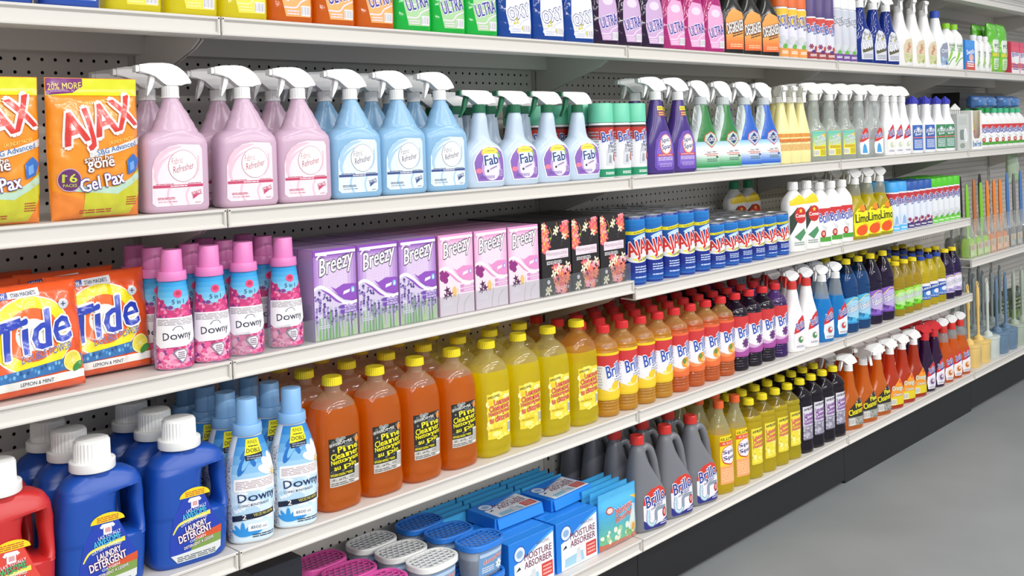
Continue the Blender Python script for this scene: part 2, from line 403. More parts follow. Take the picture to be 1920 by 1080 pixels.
def rows(name, parts, desc, cat, group, xs, z, yf, depth, nrows=1, gap=.004, note='', rz=None, jit=0, skip=(), rzs=None, rown=None, dxr=0):
    """columns at xs, nrows deep; yf = y of the fronts; depth = pitch front to back"""
    proto = None; rnd = random.Random(name+desc)
    if rz is None: rz = next((RZ.get(q, 0) for q, v in K.items() if v is parts), 0)
    R = rown or ROWN
    kk = next((q for q, v in K.items() if v is parts), '')
    if kk.startswith(('starch', 'spray_', 'bas_', 'ajax', 'scrub', 'freshair', 'lavspray', 'fab_', 'blue_lemon')) and rz and kk not in TURNED:
        for pp in parts: pp[1].transform(Matrix.Rotation(math.radians(rz), 4, 'Z'))
        TURNED[kk] = 1
    if kk in TURNED: rz = 0
    for j in range(nrows):
        for i, x in enumerate(xs):
            if (i, j) in skip: continue
            if proto is None: o = proto = thing(name, parts)
            else: o = copy_tree(proto)
            o.location = (x+rnd.uniform(-jit, jit)+dxr*j, yf+depth/2+j*(depth+gap), z)
            o.rotation_euler = (0, 0, math.radians((rzs[i] if rzs else rz)+rnd.uniform(-1, 1)*jit*800))
            lab = [desc]
            if nrows > 1: lab.append(R[j])
            cn = colname(i, len(xs))
            if cn: lab.append(cn)
            if note: lab.append(note)
            o['label'] = ', '.join(lab); o['category'] = cat
            if group: o['group'] = group
    return proto

# ------------------------------------------------------------------ shop floor and shelving
BAY = 1.219; DEPTH = .3416
H = dict(S0=1.852, S1=1.5143, S2=1.1600, S3=.8795, S3b=.8600, S4=.5260, S5=.1760, S6=.6720)
steel = M('#d3cfc9', 'plastic', .38); railm = M('#d6d2cc', 'plastic', .34); dark = M('#1b1b1e', 'plastic', .5)
bm = bmesh.new(); box(bm, -4, 9, -7, 1.2, -.05, 0); fl = obj('floor', fin(bm, 'floor', floor_mat(), smooth=False)); fl['kind'] = 'structure'
bm = bmesh.new(); box(bm, -4, 9, .62, .72, 0, 3.3); wl = obj('wall_back', fin(bm, 'wall', M('#cfccc6', 'paper'), False)); wl['kind'] = 'structure'
pegm = peg_mat(); SLOTM = slot_mat()
ORDB = {-1: 'leftmost', 0: 'second from left', 1: 'third from left', 2: 'fourth from left', 3: 'fifth from left', 4: 'rightmost'}
for k in range(-1, 5):
    cx = (k+.5)*BAY; hw = BAY/2
    bm = bmesh.new(); box(bm, -hw+.018, hw-.018, 0, .0015, 0, 2.2)
    bm2 = bmesh.new(); box(bm2, -hw+.018, hw-.018, .03, .032, 0, 2.2)  # dark sheet added behind the holes to stand for the shade inside them
    thing('pegboard_panel', [('perforated_sheet', fin(bm, 'sheet', pegm, False)), ('backing_sheet', fin(bm2, 'backing', dark, False))], (cx, DEPTH, .02), 0,
          'grey perforated pegboard back panel of the %s shelving bay' % ORDB[k], 'panel', 'pegboard back panels')
    # upright with slots on the left side of the bay
    bm = bmesh.new(); box(bm, -.0175, .0175, 0, .03, 0, 2.2)
    sl = bmesh.new()
    box(sl, -.0035, .0035, -.0006, -.0001, .03, 2.17)
    thing('upright_post', [('post', fin(bm, 'post', M('#b9b5ae', 'plastic', .4), False)), ('slot_strip', fin(sl, 'slots', SLOTM, False), 'dark slotted strip')], (k*BAY, DEPTH-.003, .02), 0,
          'grey slotted steel upright at the left edge of the %s shelving bay' % ORDB[k], 'post', 'slotted uprights')
    # kick plate
    kz = .012 if k % 2 else 0.0
    bm = bmesh.new(); box(bm, -hw+.001, hw-.001, .02, .035, kz, H['S5']-.0372)
    box(bm, -hw+.001, -hw+.03, .035, DEPTH, 0.001, .125); box(bm, hw-.03, hw-.001, .035, DEPTH, 0.001, .125)
    thing('kick_plate', [(None, fin(bm, 'kick', dark, False))], (cx, 0, 0), 0, 'black kick plate under the bottom shelf of the %s bay' % ORDB[k], 'kick plate', 'black kick plates')
PROF = [(.0, -.001), (.0015, .0005), (.0065, .0005), (.009, -.0015), (.0075, -.0055), (.006, -.0075), (.0062, -.0275), (.0025, -.0295), (0.0, -.0315), (.0005, -.0345), (.003, -.0355),
        (.05, -.0355), (.052, -.033), (.012, -.033), (.012, -.003), (.012, -.001)]
PROF = [(.0012, .0), (.0095, .0), (.0095, -.033), (.052, -.033), (.052, -.0355), (.003, -.0355), (.0003, -.034), (.0, -.0315), (.0022, -.0292), (.0056, -.0268), (.0056, -.0085), (.0022, -.0062), (.0, -.0045), (.0, -.0012)]
_sh = {}
def shelf_meshes():
    hw = BAY/2-.0016
    a = bmesh.new(); box(a, -hw, hw, .0096, DEPTH-.006, -.0022, 0)
    box(a, -hw, hw, DEPTH-.05, DEPTH-.048, -.046, -.0022); box(a, -hw, hw, DEPTH-.048, DEPTH-.006, -.046, -.044)
    for s in (-1, 1): box(a, s*hw-.001 if s > 0 else -hw, hw if s > 0 else -hw+.001, .053, DEPTH-.051, -.028, -.0022)
    deck = fin(a, 'deck', steel, False)
    b = bmesh.new(); extrude_poly(b, PROF, 'x', -hw, hw)
    for s in (-1, 1):
        x0, x1 = (-hw, -hw+.0055) if s < 0 else (hw-.0055, hw)
        extrude_poly(b, [(.0, -.001), (.006, -.001), (.006, -.034), (.0, -.034)], 'x', x0, x1, bevel=.0012)
    rail = fin(b, 'price_rail', railm, True, 30)
    c = bmesh.new(); extrude_poly(c, [(.075, -.0365), (.10, -.050), (DEPTH-.006, -.125), (DEPTH-.006, -.012), (.075, -.012)], 'x', -.0012, .0012)
    br = fin(c, 'bracket', steel, False)
    return deck, rail, br
DK, RL, BR = shelf_meshes()
LV = {'S0': 'top', 'S1': 'second highest', 'S2': 'eye-level', 'S3': 'middle', 'S3b': 'middle', 'S4': 'lower', 'S5': 'bottom', 'S6': 'lower'}
def shelf(level, k):
    root = obj('shelf', None); root.location = ((k+.5)*BAY, 0, H[level])
    obj('deck', DK, root); obj('price_rail', RL, root)
    if level != 'S5':
        for s in (-1, 1):
            b = obj('bracket', BR, root); b.location = (s*(BAY/2-.004), 0, 0)
    root['label'] = 'white steel shelf, %s level, %s bay' % (LV[level], ORDB[k]); root['category'] = 'shelf'; root['group'] = 'shelves of the long gondola'
for k in range(-1, 5):
    for lv in ('S0', 'S1', 'S2', 'S5'): shelf(lv, k)
    if k <= 2: shelf('S4', k)
    if k <= 0: shelf('S3', k)
    elif k <= 2: shelf('S3b', k)
    else: shelf('S6', k)

# ------------------------------------------------------------------ shared product parts
WHITE = M('#f3f2f0'); CAPW = M('#eeeeec', 'plastic', .4)
def mtx(me, x=0, y=0, z=0, yaw=0, s=1):
    me.transform(Matrix.Translation((x, y, z)) @ Matrix.Rotation(math.radians(yaw), 4, 'Z') @ Matrix.Scale(s, 4)); return me
def cap(r, h, col, z0=0, x0=0, ribs=24, top=.93, rim=None, rough=.4, kind='plastic'):
    """ribbed screw cap; rim=(radius, height) adds a collar under it"""
    bm = bmesh.new(); zz = 0
    if rim:
        loft(bm, norm_secs([(0, rim[0]*.98), (.0015, rim[0]), (rim[1]-.0015, rim[0]), (rim[1], rim[0]*.97)]), 40); zz = rim[1]
    loft(bm, norm_secs([(zz, r), (zz+(h-zz)*.88, r*.985)]), ribs*4 if ribs else 40, ribs=(ribs, .018) if ribs else None)
    loft(bm, norm_secs([(zz+(h-zz)*.86, r*.985), (h-.001, r*top), (h, r*top*.93)]), 40)
    return mtx(fin(bm, 'cap', M(col, kind, rough)), x0, 0, z0)
HEADS = {
 'A': ([(-.060,.0375),(-.060,.0235),(-.043,.0215),(-.030,.0195),(-.013,.006),(-.011,-.001),(.0135,-.001),(.015,.0035),(.0385,.0045),(.034,.014),(.026,.025),(.014,.0345),(.0,.0405),(-.016,.0415),(-.042,.0405)],
       [(-.037,.0225),(-.028,.0205),(-.029,.010),(-.034,-.004),(-.043,-.019),(-.0465,-.0175),(-.0415,-.003),(-.0395,.010)], .0105),
 'F': ([(-.052,.034),(-.052,.022),(-.034,.020),(-.014,.006),(-.011,-.001),(.0135,-.001),(.016,.002),(.042,.0025),(.0385,.013),(.029,.0265),(.018,.0325),(-.02,.034)],
       [(-.040,.021),(-.029,.0195),(-.031,.006),(-.040,-.012),(-.052,-.030),(-.0555,-.0285),(-.046,-.010),(-.041,.006)], .0125),
 'B': ([(-.034,.034),(-.036,.027),(-.033,.018),(-.022,.016),(-.013,.006),(-.0115,-.001),(.0125,-.001),(.0145,.010),(.030,.0125),(.0285,.020),(.020,.0285),(.008,.034),(-.008,.038),(-.024,.038)],
       [(-.031,.019),(-.023,.018),(-.0225,.006),(-.025,-.008),(-.031,-.021),(-.0345,-.0195),(-.0315,-.007),(-.031,.006)], .010),
 'C': ([(-.042,.047),(-.045,.038),(-.043,.030),(-.028,.027),(-.012,.008),(-.0105,-.001),(.0135,-.001),(.018,-.012),(.0225,-.022),(.0275,-.018),(.0285,.006),(.025,.024),(.015,.040),(.0,.048),(-.02,.0505)],
       [(-.040,.030),(-.030,.028),(-.031,.016),(-.037,.0),(-.047,-.016),(-.051,-.0145),(-.044,.001),(-.0405,.016)], .0125),
}
def sprayer(z0, x0=0, style='A', head='#eaeae9', trig=None, collar=None, nozzle=None, cr=.0145, ch=.022, yaw=0, s=1.0, ribs=20, shell=None):
    pts, tr, hw = HEADS[style]; trig = trig or head; collar = collar or head
    b = bmesh.new(); extrude_poly(b, pts, 'y', -hw, hw, bevel=.0032, segs=2)
    hm = mtx(fin(b, 'head', M(shell or head, 'plastic', .35)), x0, 0, z0+ch*s, yaw, s)
    b = bmesh.new(); extrude_poly(b, tr, 'y', -.0055, .0055, bevel=.0014, segs=1); tm = mtx(fin(b, 'trigger', M(trig, 'plastic', .35)), x0, 0, z0+ch*s, yaw, s)
    xs = min(p[0] for p in pts); zs = [p[1] for p in pts if p[0] < xs+.004]; zc = (min(zs)+max(zs))/2
    b = bmesh.new(); box(b, xs-.0045, xs+.0005, -hw*.8, hw*.8, zc-.0058, zc+.0058); nm = mtx(fin(b, 'nozzle', M(nozzle or head, 'plastic', .35), False), x0, 0, z0+ch*s, yaw, s)
    b = bmesh.new(); loft(b, norm_secs([(0, cr*1.06), (.002, cr*1.06), (.0025, cr), (ch*.93, cr*.99), (ch, cr*.9)]), ribs*4, ribs=(ribs, .015)); cm = mtx(fin(b, 'collar', M(collar, 'plastic', .4)), x0, 0, z0, 0, s)
    return [('sprayer_head', hm, [('trigger', tm), ('nozzle', nm)]), ('collar', cm)]
def stack(a, x, z, w, h, cols, L=None):
    """vertical run of colour steps (a printed blend)"""
    n = len(cols)
    for i, c in enumerate(cols): a.r(x-w/2, z+h*i/n, x+w/2, z+h*(i+1)/n, M(c, 'print'), L)
def mixhex(a, b, t):
    a, b = a.lstrip('#'), b.lstrip('#'); return '#' + ''.join('%02x' % round(int(a[i:i+2], 16)*(1-t)+int(b[i:i+2], 16)*t) for i in (0, 2, 4))
def grad(a, b, n): return [mixhex(a, b, i/(n-1)) for i in range(n)]
P = lambda c, r=None: M(c, 'print', r)

# ---------- fabric refresher sprays (pink, blue)
def refresher(body, lab, lab2, band, ink, bodykind='soft'):
    secs = norm_secs([(0,.054,.028,4), (.003,.0585,.0315,4), (.010,.0605,.033,4), (.120,.0605,.033,4), (.130,.059,.032,3.6), (.138,.0545,.030,3), (.1425,.0485,.0285,2.6,.001), (.146,.0435,.027,2.4,.004), (.160,.0365,.024,2.2,.004), (.178,.0275,.0205,2,.003), (.196,.0175,.0165,2,.001), (.2005,.0148,.0148,2), (.209,.0145,.0145,2)])
    # grip waves on the neck
    ex = []
    for a, b in zip(secs, secs[1:]):
        ex.append(a)
        if .14 < a[0] < .19:
            for t in (.25, .5, .75):
                r = [a[i]+(b[i]-a[i])*t for i in range(5)]; r[1] -= .0012*(1 if t == .5 else .4); ex.append(r)
    secs = ex+[secs[-1]]
    bm = bmesh.new(); loft(bm, secs, 44); bod = fin(bm, 'body', M(body, bodykind), angle=50)
    a = Art(); LB, L2, BN, IK = P(lab), P(lab2), P(band), P(ink)
    a.p([(-.042,.018),(-.036,.012),(.044,.012),(.049,.017),(.049,.112),(.044,.120),(.006,.1215),(-.012,.118),(-.028,.108),(-.037,.094),(-.041,.078)], LB, 1)
    a.curve([(-.037,.075),(-.033,.094),(-.015,.111),(.01,.118)], lambda t: .001+.008*math.sin(PI*t), L2, 2)
    a.curve([(-.030,.045),(-.036,.066),(-.026,.090),(-.005,.106)], lambda t: .0005+.006*math.sin(PI*t), L2, 2)
    a.curve([(-.01,.012),(-.017,.03),(-.012,.05)], .004, L2, 2).curve([(.02,.012),(.016,.03),(.022,.044)], .0035, L2, 2).curve([(.030,.06),(.040,.075),(.041,.10)], .003, L2, 2)
    a.e(.012, .0825, .0268, .0285, P(mixhex(ink, '#888888', .3)), 3, 34).e(.012, .0825, .0261, .0278, P('#f7f4f6'), 4, 34)
    a.t('Fabric', .001, .0925, .022, .0115, IK, 5, rot=9, shear=.35, bold=-.012).t('Refresher', .012, .0795, .040, .0125, IK, 5, rot=12, shear=.35, bold=-.002)
    a.r(-.0405, .0445, .0487, .0495, BN, 3).lines(-.012, .0462, .018, .048, 1, P('#f4e8ee'), 4)
    a.lines(-.036, .0505, -.006, .0517, 1, IK, 3).lines(.02, .0505, .045, .0517, 1, IK, 3)
    a.lines(-.034, .024, -.004, .0275, 2, IK, 3, 4).t('32 FL OZ (1 QT) 946mL', -.017, .0195, .032, .003, IK, 3)
    a.t('FORCE', .036, .033, .019, .0085, BN, 4, rot=14, bold=.05, out=.05, om=P('#f9f4f6')).p([(.028,.022),(.045,.033),(.029,.031)], BN, 3).lines(.032, .0155, .043, .0165, 1, IK, 3)
    for q in a.polys: q[0][:] = [(x*1.05-.0065 if x < 0 else x-.0065, z) for x, z in q[0]]
    lbl = a.build('label', proj_map(secs), .0055, .012)
    return [('bottle', bod), ('label', lbl)] + sprayer(.2055, 0, 'A', '#ebebea', cr=.0152, ch=.0215)
K['pinkref'] = refresher('#cdaec4', '#f6dfe8', '#efc3d3', '#c4476b', '#b4425f')
K['blueref'] = refresher('#8cb8da', '#dcebf7', '#a9cdec', '#3b4f86', '#2c3a5c')

# ---------- Fab spray
def fab():
    secs = norm_secs([(0,.050,.028,3.4), (.004,.0555,.031,3.4), (.05,.057,.032,3.4), (.080,.055,.031,3), (.096,.047,.028,2.6), (.105,.036,.0255,2.4,-.002), (.112,.028,.023,2.2,-.002), (.125,.0245,.021,2,-.002), (.150,.0205,.0185,2,-.001), (.164,.0185,.017,2,0), (.170,.0165,.0155,2,0), (.178,.0145,.0145,2,0)], 3)
    bm = bmesh.new(); loft(bm, secs, 40); bod = fin(bm, 'body', M('#c3d4e6', 'soft'), angle=60)
    a = Art(); out = [(-.034,.046),(-.026,.016),(.041,.016),(.0475,.024),(.047,.066),(.043,.083),(.030,.0925),(.006,.0955),(-.015,.089),(-.028,.075),(-.035,.060)]
    big = [((x-.006)*1.07+.006, (z-.055)*1.06+.055) for x, z in out]
    a.p(big, P('#eef1f8'), 1).p(out, P('#8a63b5'), 2)
    a.e(.010, .047, .027, .030, P('#b79ad2'), 3).e(.012, .043, .022, .026, P('#e6dff0'), 4).e(.008, .082, .024, .0125, P('#f2b96b'), 3).e(.009, .083, .021, .0105, P('#f4d63c'), 4)
    a.lines(-.004, .0855, .022, .0865, 1, P('#57751f'), 5).p([(.012,.069),(.03,.085),(.036,.072),(.022,.064)], P('#79b554'), 5).rr(-.012, .053, .029, .0795, .004, P('#d6e3f5'), 6)
    a.t('Fab', .010, .065, .037, .023, P('#25437e'), 8, rot=6, bold=.07, out=.06, om=P('#f5f8ff'))
    a.p([(.004,.039),(.027,.047),(.027,.053),(.004,.045)], P('#f1f1f6'), 6).p([(.005,.0402),(.026,.0475),(.026,.0518),(.005,.0443)], P('#b9a7cf'), 7).lines(.007, .0435, .024, .0448, 1, P('#4b3b66'), 8, rot=.34)
    a.e(-.024, .040, .008, .006, P('#f07c97'), 5).e(.0, .039, .003, .003, P('#46444e'), 6).rr(.031, .026, .042, .042, .002, P('#c9b3e0'), 5).lines(.032, .028, .041, .04, 4, P('#6f4aa2'), 6).lines(-.02, .022, .018, .028, 3, P('#7a58ad'), 5)
    lbl = a.build('label', proj_map(secs), .0055, .012)
    return [('bottle', bod), ('label', lbl)] + sprayer(.176, 0, 'F', '#eaeae9', trig='#1f6a4a', collar='#1f6a4a', nozzle='#1f6a4a', cr=.0155, ch=.019)
K['fab'] = fab()

# ---------- aerosol cans
def aerosol(r, h, capc, caph, band, white, basec, icon, ink='#2a4fa8', word='Brillo', sub='BASICS', ring='#d8d8dc', line=None, basef=.12, capr=1.0):
    secs = norm_secs([(0, r*.97), (.003, r), (h-caph-.006, r), (h-caph-.001, r*.95)])
    bm = bmesh.new(); loft(bm, secs, 36); bod = fin(bm, 'can', M(white, 'print', .25))
    bm = bmesh.new(); cs = norm_secs([(h-caph, r*capr), (h-.004, r*.975*capr), (h-.001, r*.93*capr), (h, r*.85*capr)]); loft(bm, cs, 72, ribs=(36, .006)); cp = fin(bm, 'cap', M(capc, 'plastic', .35))
    a = Art(); top = h-caph-.007; wm = wrap_map(secs); w = r*1.5; full = PI*r*.98
    a.r(-full, top-h*.13, full, top, P(band), 1).r(-full, .003, full, h*basef, P(basec), 1)
    if line: a.r(-full, top-.006, full, top, P(line), 2)
    a.p([(-full, top-h*.13), (full, top-h*.13), (full, top-h*.17), (0, top-h*.21), (-full, top-h*.16)], P(band), 1)
    a.t(word, 0, top-h*.145, w, h*.135, P(ink), 4, rot=10, shear=.12, bold=.075, out=.06, om=P('#fbfbff'))
    if word == 'Brillo': a.r(w*.13, top-h*.15, w*.19, top-h*.09, P('#d2332e'), 5)
    a.p([(0, top-h*.255), (w*.5, top-h*.235), (w*.5, top-h*.195), (0, top-h*.215)], P(ink), 3).t(sub, w*.25, top-h*.225, w*.42, h*.024, P('#ffffff'), 4, rot=3)
    if icon == 'iron':
        a.t('SPRAY', w*.18, top-h*.285, w*.62, h*.05, P('#5c6680'), 3).t('STARCH', w*.18, top-h*.345, w*.66, h*.05, P('#5c6680'), 3)
        a.p([(-.012,.035),(.010,.035),(.010,.050),(.004,.078),(-.004,.082),(-.010,.070)], P('#d5d8de'), 3).p([(-.006,.04),(.004,.04),(.003,.06),(-.003,.062)], P('#9aa1ad'), 4)
        a.e(w*.42, .055, .0085, .012, P('#b5302c'), 3).e(w*.42, .056, .005, .007, P('#e5a99b'), 4)
    elif icon == 'bottle':
        a.e(0, h*.24, r*.5, h*.12, P('#d7e3f2'), 3).p([(-r*.3,h*.14),(r*.3,h*.14),(r*.2,h*.28),(0,h*.33),(-r*.2,h*.28)], P('#8fb4dd'), 4)
    elif icon == 'berry':
        a.flower(-r*.3, h*.2, r*.3, [P('#7c2c6b'), P('#a23b4f')], 3).e(r*.35, h*.17, r*.25, r*.28, P('#c0392b'), 3).e(0, h*.12, r*.3, r*.2, P('#5b2a70'), 4)
    elif icon == 'leaf':
        a.e(-r*.3, h*.22, r*.45, h*.05, P('#cfd3d6'), 3, rot=40).e(r*.35, h*.18, r*.4, h*.04, P('#b9c2c2'), 3, rot=-30).e(0, h*.14, r*.3, h*.03, P('#5fae3c'), 4, rot=15)
    a.lines(-full*.95, h*.28, -w*.62, h*.62, 9, P('#a9acb6'), 2).lines(w*.65, h*.25, full*.95, h*.6, 8, P('#a9acb6'), 2).lines(-w*.3, h*.05, w*.3, h*.08, 2, P('#ffffff'), 3)
    return [('can', bod), ('label', a.build('label', wm, .005)), ('cap', cp)]
K['starch'] = aerosol(.0335, .200, '#6fcfae', .052, '#c0352f', '#eeeef2', '#1f8f66', 'iron', line='#4a2a2c')
K['spray_ltblue'] = aerosol(.033, .194, '#3fa5ea', .038, '#c2353c', '#dfe6f2', '#58b7ea', 'bottle')
K['spray_dkblue'] = aerosol(.0285, .190, '#1f55a6', .036, '#c2353c', '#dfe4f0', '#3c2a6e', 'berry')
K['spray_green'] = aerosol(.0295, .190, '#4fc41c', .036, '#c2353c', '#e3e6ea', '#63c62a', 'leaf')

# ---------- generic trigger bottle
def trig_bottle(secs, bodymat, art, head, level=None, mat2=None, smooth=3, vstep=.012, hz=None, hx=0, maps='proj', R=None, segs=36):
    s = norm_secs(secs, smooth)
    if level is not None:
        lo, hi = [q for q in s if q[0] < level], [q for q in s if q[0] >= level]; q = sec_at(s, level)
        s = lo+[[level, q[0], q[1], q[2], q[3]]]+hi
    bm = bmesh.new(); loft(bm, s, segs, level=level); bod = fin(bm, 'bottle', [bodymat] + ([mat2] if mat2 else []), angle=60)
    parts = [('bottle', bod)]
    if art: parts.append(('label', art.build('label', proj_map(s) if maps == 'proj' else wrap_map(s, R), .0055, vstep)))
    if head: parts += sprayer(hz if hz is not None else secs[-1][0]-.002, hx, **head)
    return parts
def spicspray():
    a = Art(); a.p([(-.030,.02),(-.02,.010),(.036,.010),(.042,.02),(.043,.08),(.036,.108),(.016,.122),(-.006,.118),(-.022,.095),(-.029,.06)], P('#6a4bb0'), 1)
    a.p([(-.022,.024),(.036,.024),(.038,.078),(.030,.103),(.014,.114),(-.002,.108),(-.015,.09),(-.022,.06)], P('#8467c6'), 2)
    a.e(.011, .082, .0215, .030, P('#d9572c'), 3).e(.011, .083, .0195, .0275, P('#f0b9a4'), 4).e(.011, .084, .0175, .025, P('#f3eef8'), 5)
    a.t('Spic', .010, .094, .030, .0165, P('#26306b'), 7, rot=8, bold=.05, out=.04, om=P('#ffffff')).t('Span', .013, .075, .034, .018, P('#26306b'), 7, rot=8, bold=.05, out=.04, om=P('#ffffff')).t('and', -.003, .0845, .008, .004, P('#d9572c'), 6)
    a.r(-.021, .050, .038, .056, P('#c73c38'), 4).t('ANTIBACTERIAL', .008, .053, .05, .0034, P('#fbe9ee'), 5).lines(-.018, .038, .034, .047, 3, P('#d9cdef'), 4).lines(-.014, .02, .03, .03, 3, P('#b7a3e2'), 4)
    a.r(-.008, .180, .016, .192, P('#f3d92f'), 2).t('KILLS', .004, .186, .018, .005, P('#2b2b55'), 3).r(-.007, .163, .017, .178, P('#8d2f67'), 2).lines(-.005, .166, .015, .175, 2, P('#e7c348'), 3)
    return trig_bottle([(0,.048,.026,3),(.004,.0535,.029,3),(.03,.0535,.030,3),(.08,.052,.029,2.8),(.115,.042,.027,2.6),(.145,.031,.024,2.3),(.165,.0255,.021,2.2),(.185,.0215,.0185,2),(.206,.0165,.016,2),(.212,.0155,.0155,2)],
                       M('#46307f', 'plastic', .18), a, dict(style='A', head='#ebebeb', cr=.0165, ch=.024))
K['spic'] = spicspray()
def clorox(top, mid, bot, low):
    a = Art(); 
    a.p([(-.036,.085),(.042,.085),(.036,.115),(.027,.140),(.021,.165),(.018,.196),(-.012,.196),(-.010,.165),(-.016,.140),(-.026,.115)], P(top, .2), 1)
    stack(a, .003, .008, .098, .042, grad(low, '#f1f4f4', 7), 1); stack(a, .003, .0495, .094, .014, ['#f1f4f4'], 1); stack(a, .004, .063, .09, .022, grad('#f1f4f4', mid, 6), 1)
    a.curve([(-.034,.118),(-.028,.16),(-.020,.19)], .010, P('#c8cdca'), 2)
    a.p([(-.014,.088),(.014,.066),(.040,.088),(.034,.106),(.014,.116),(-.008,.106)], P('#c8432f'), 3).p([(-.0115,.088),(.014,.0695),(.0375,.088),(.032,.104),(.014,.113),(-.006,.104)], P(mixhex(top, '#ffffff', .65)), 4).p([(-.003,.09),(.014,.076),(.031,.09),(.014,.109)], P('#26366f'), 5)
    a.t('CLOROX', .014, .0915, .040, .0115, P('#f6f6f8'), 7, rot=3, bold=.06, out=.06, om=P('#26366f'))
    a.t('Cleaner + Bleach', .013, .0545, .036, .005, P('#4a4f58'), 3, rot=3).r(-.014, .047, .038, .0492, P('#c45a4a'), 3).lines(-.006, .042, .036, .0445, 1, P('#c45a4a'), 3).r(.030, .036, .040, .041, P(bot), 3).lines(-.004, .026, .034, .034, 2, P('#5f7a70'), 3)
    return trig_bottle([(0,.050,.027,3.2),(.004,.0555,.030,3.2),(.05,.056,.031,3.2),(.09,.051,.030,2.8),(.12,.041,.027,2.5),(.145,.031,.024,2.3),(.17,.0245,.021,2.1),(.192,.020,.018,2),(.200,.0175,.0165,2)],
                       M('#cfdedb', 'soft'), a, dict(style='C', head='#ebebea', collar='#c9ced0', cr=.019, ch=.022))
K['clorox_green'] = clorox('#2f7d3f', '#a8cfe0', '#245c33', '#2f9150')
K['clorox_blue'] = clorox('#2a63c4', '#8fc4ea', '#1d3f8f', '#2a5fc6')
def palespray():
    a = Art(); OR = P('#e0913a')
    for i, (z, h) in enumerate(((.088,.012),(.074,.009))): a.lines(-.026, z, .028, z+h, 1, OR, 1, i+2)
    a.t('Awesome', 0, .078, .05, .016, P('#d9682a'), 2, rot=4, bold=.05).lines(-.026, .044, .027, .064, 6, OR, 1, 5)
    return trig_bottle([(0,.027,.023,3),(.004,.031,.026,3),(.10,.031,.026,2.8),(.112,.0285,.0245,2.6),(.14,.0235,.021,2.3),(.17,.018,.017,2),(.196,.0135,.0135,2),(.206,.013,.013,2)],
                       M('#efe6a6', 'soft'), a, dict(style='B', head='#f1f0ea', cr=.0145, ch=.02, yaw=80))
K['pale'] = palespray()
def clearspray(kind):
    a = Art()
    if kind == 'shower':
        a.p([(-.026,.018),(-.026,.098),(-.018,.106),(.022,.106),(.030,.098),(.030,.018)], P('#e9e43a'), 1); stack(a, .002, .055, .056, .05, grad('#cfe06a', '#69c3b5', 6), 2)
        a.t('WITH', .004, .086, .030, .009, P('#f3f7f7'), 4, rot=12, bold=.06, out=.07, om=P('#3e6f93')).t('SHOWER', .003, .074, .048, .0135, P('#f3f7f7'), 4, rot=12, bold=.06, out=.07, om=P('#3e6f93')).t('CLEANER', .003, .061, .042, .008, P('#f3f7f7'), 4, rot=12, bold=.05, out=.06, om=P('#3e6f93'))
        a.p([(.010,.092),(.026,.098),(.026,.086),(.014,.084)], P('#f0b52b'), 3).lines(-.02, .044, .026, .052, 3, P('#b4611f'), 3).bar(-.024, .02, -.002, .04, P('#f2f2ea'), P('#555555'), 4).lines(.004, .022, .027, .04, 5, P('#a8831c'), 3)
        mat = M('#e2e8e2', 'clear')
    else:
        a.p([(-.018,.014),(-.021,.045),(-.013,.088),(.004,.112),(.016,.108),(.022,.08),(.022,.016),(.010,.012)], P('#eef2f6'), 1).p([(-.020,.058),(-.013,.088),(.004,.112),(.016,.108),(.022,.082),(.022,.072),(-.004,.060)], P('#cf3a33'), 2)
        a.t('Brillo', .004, .083, .034, .018, P('#2d3f9e'), 4, rot=12, bold=.07, out=.06, om=P('#ffffff')).p([(-.010,.018),(.014,.018),(.008,.045),(0,.054),(-.006,.044)], P('#4aa0d8'), 3)
        mat = M('#e2e8e6', 'clear')
    return trig_bottle([(0,.034,.024,3.4),(.004,.039,.027,3.4),(.106,.039,.027,3.4),(.118,.034,.025,2.8),(.130,.026,.022,2.4),(.150,.0185,.0175,2),(.165,.0195,.018,2),(.178,.0175,.017,2),(.192,.0185,.017,2),(.205,.0145,.0145,2),(.215,.0142,.0142,2)],
                       mat, a, dict(style='A', head='#eaeae9', cr=.0155, ch=.021))
K['shower'] = clearspray('shower'); K['clearbrillo'] = clearspray('b')
def brillo_spray(body, kind, head, collar, shellc, swatch, icon, h=.270, w=.041, ink='#2d3f9e', style='B', level=None, yaw=0):
    """tall slim trigger bottle with a leaf-shaped label"""
    a = Art(); sc = w/.041
    a.p([(-.014*sc,.012),(-.020*sc,.040),(-.015*sc,.080),(.002,.108),(.020*sc,.122),(.031*sc,.118),(.033*sc,.08),(.033*sc,.030),(.022*sc,.012)], P('#f1eff6'), 1)
    a.p([(-.019*sc,.062),(-.014*sc,.082),(.002,.108),(.020*sc,.122),(.031*sc,.118),(.033*sc,.095),(.032*sc,.082),(.006,.068)], P('#cc2f38'), 2)
    a.t('Brillo', .011*sc, .091, .042*sc, .021, P(ink), 4, rot=14, shear=.1, bold=.08, out=.06, om=P('#ffffff')).p([(.006,.070),(.031*sc,.077),(.031*sc,.084),(.006,.077)], P(ink), 3)
    if icon: a.e(.008*sc, .042, .018*sc, .018, P(swatch), 3).e(.008*sc, .042, .011*sc, .011, P(icon), 4).e(.012*sc, .045, .005*sc, .005, P('#f2e6d8'), 5)
    a.lines(-.010*sc, .016, .022*sc, .022, 2, P('#7a7f8c'), 3)
    b = M(body, kind)
    return trig_bottle([(0,w*.86,.024,3),(.004,w*.96,.0275,3),(.05,w,.029,2.8),(.10,w*.97,.028,2.6),(.13,w*.82,.026,2.4),(.155,w*.64,.0225,2.2),(.172,w*.56,.0205,2),(.186,w*.52,.0195,2),(.2,w*.45,.0175,2),(.212,.0155,.0155,2)],
                       b, a, dict(style=style, head=head, collar=collar, shell=shellc, trig=collar if shellc else head, cr=.0165, ch=.026 if shellc else .022, yaw=yaw), level=level, mat2=M('#d5dde0', 'clear') if level else None)
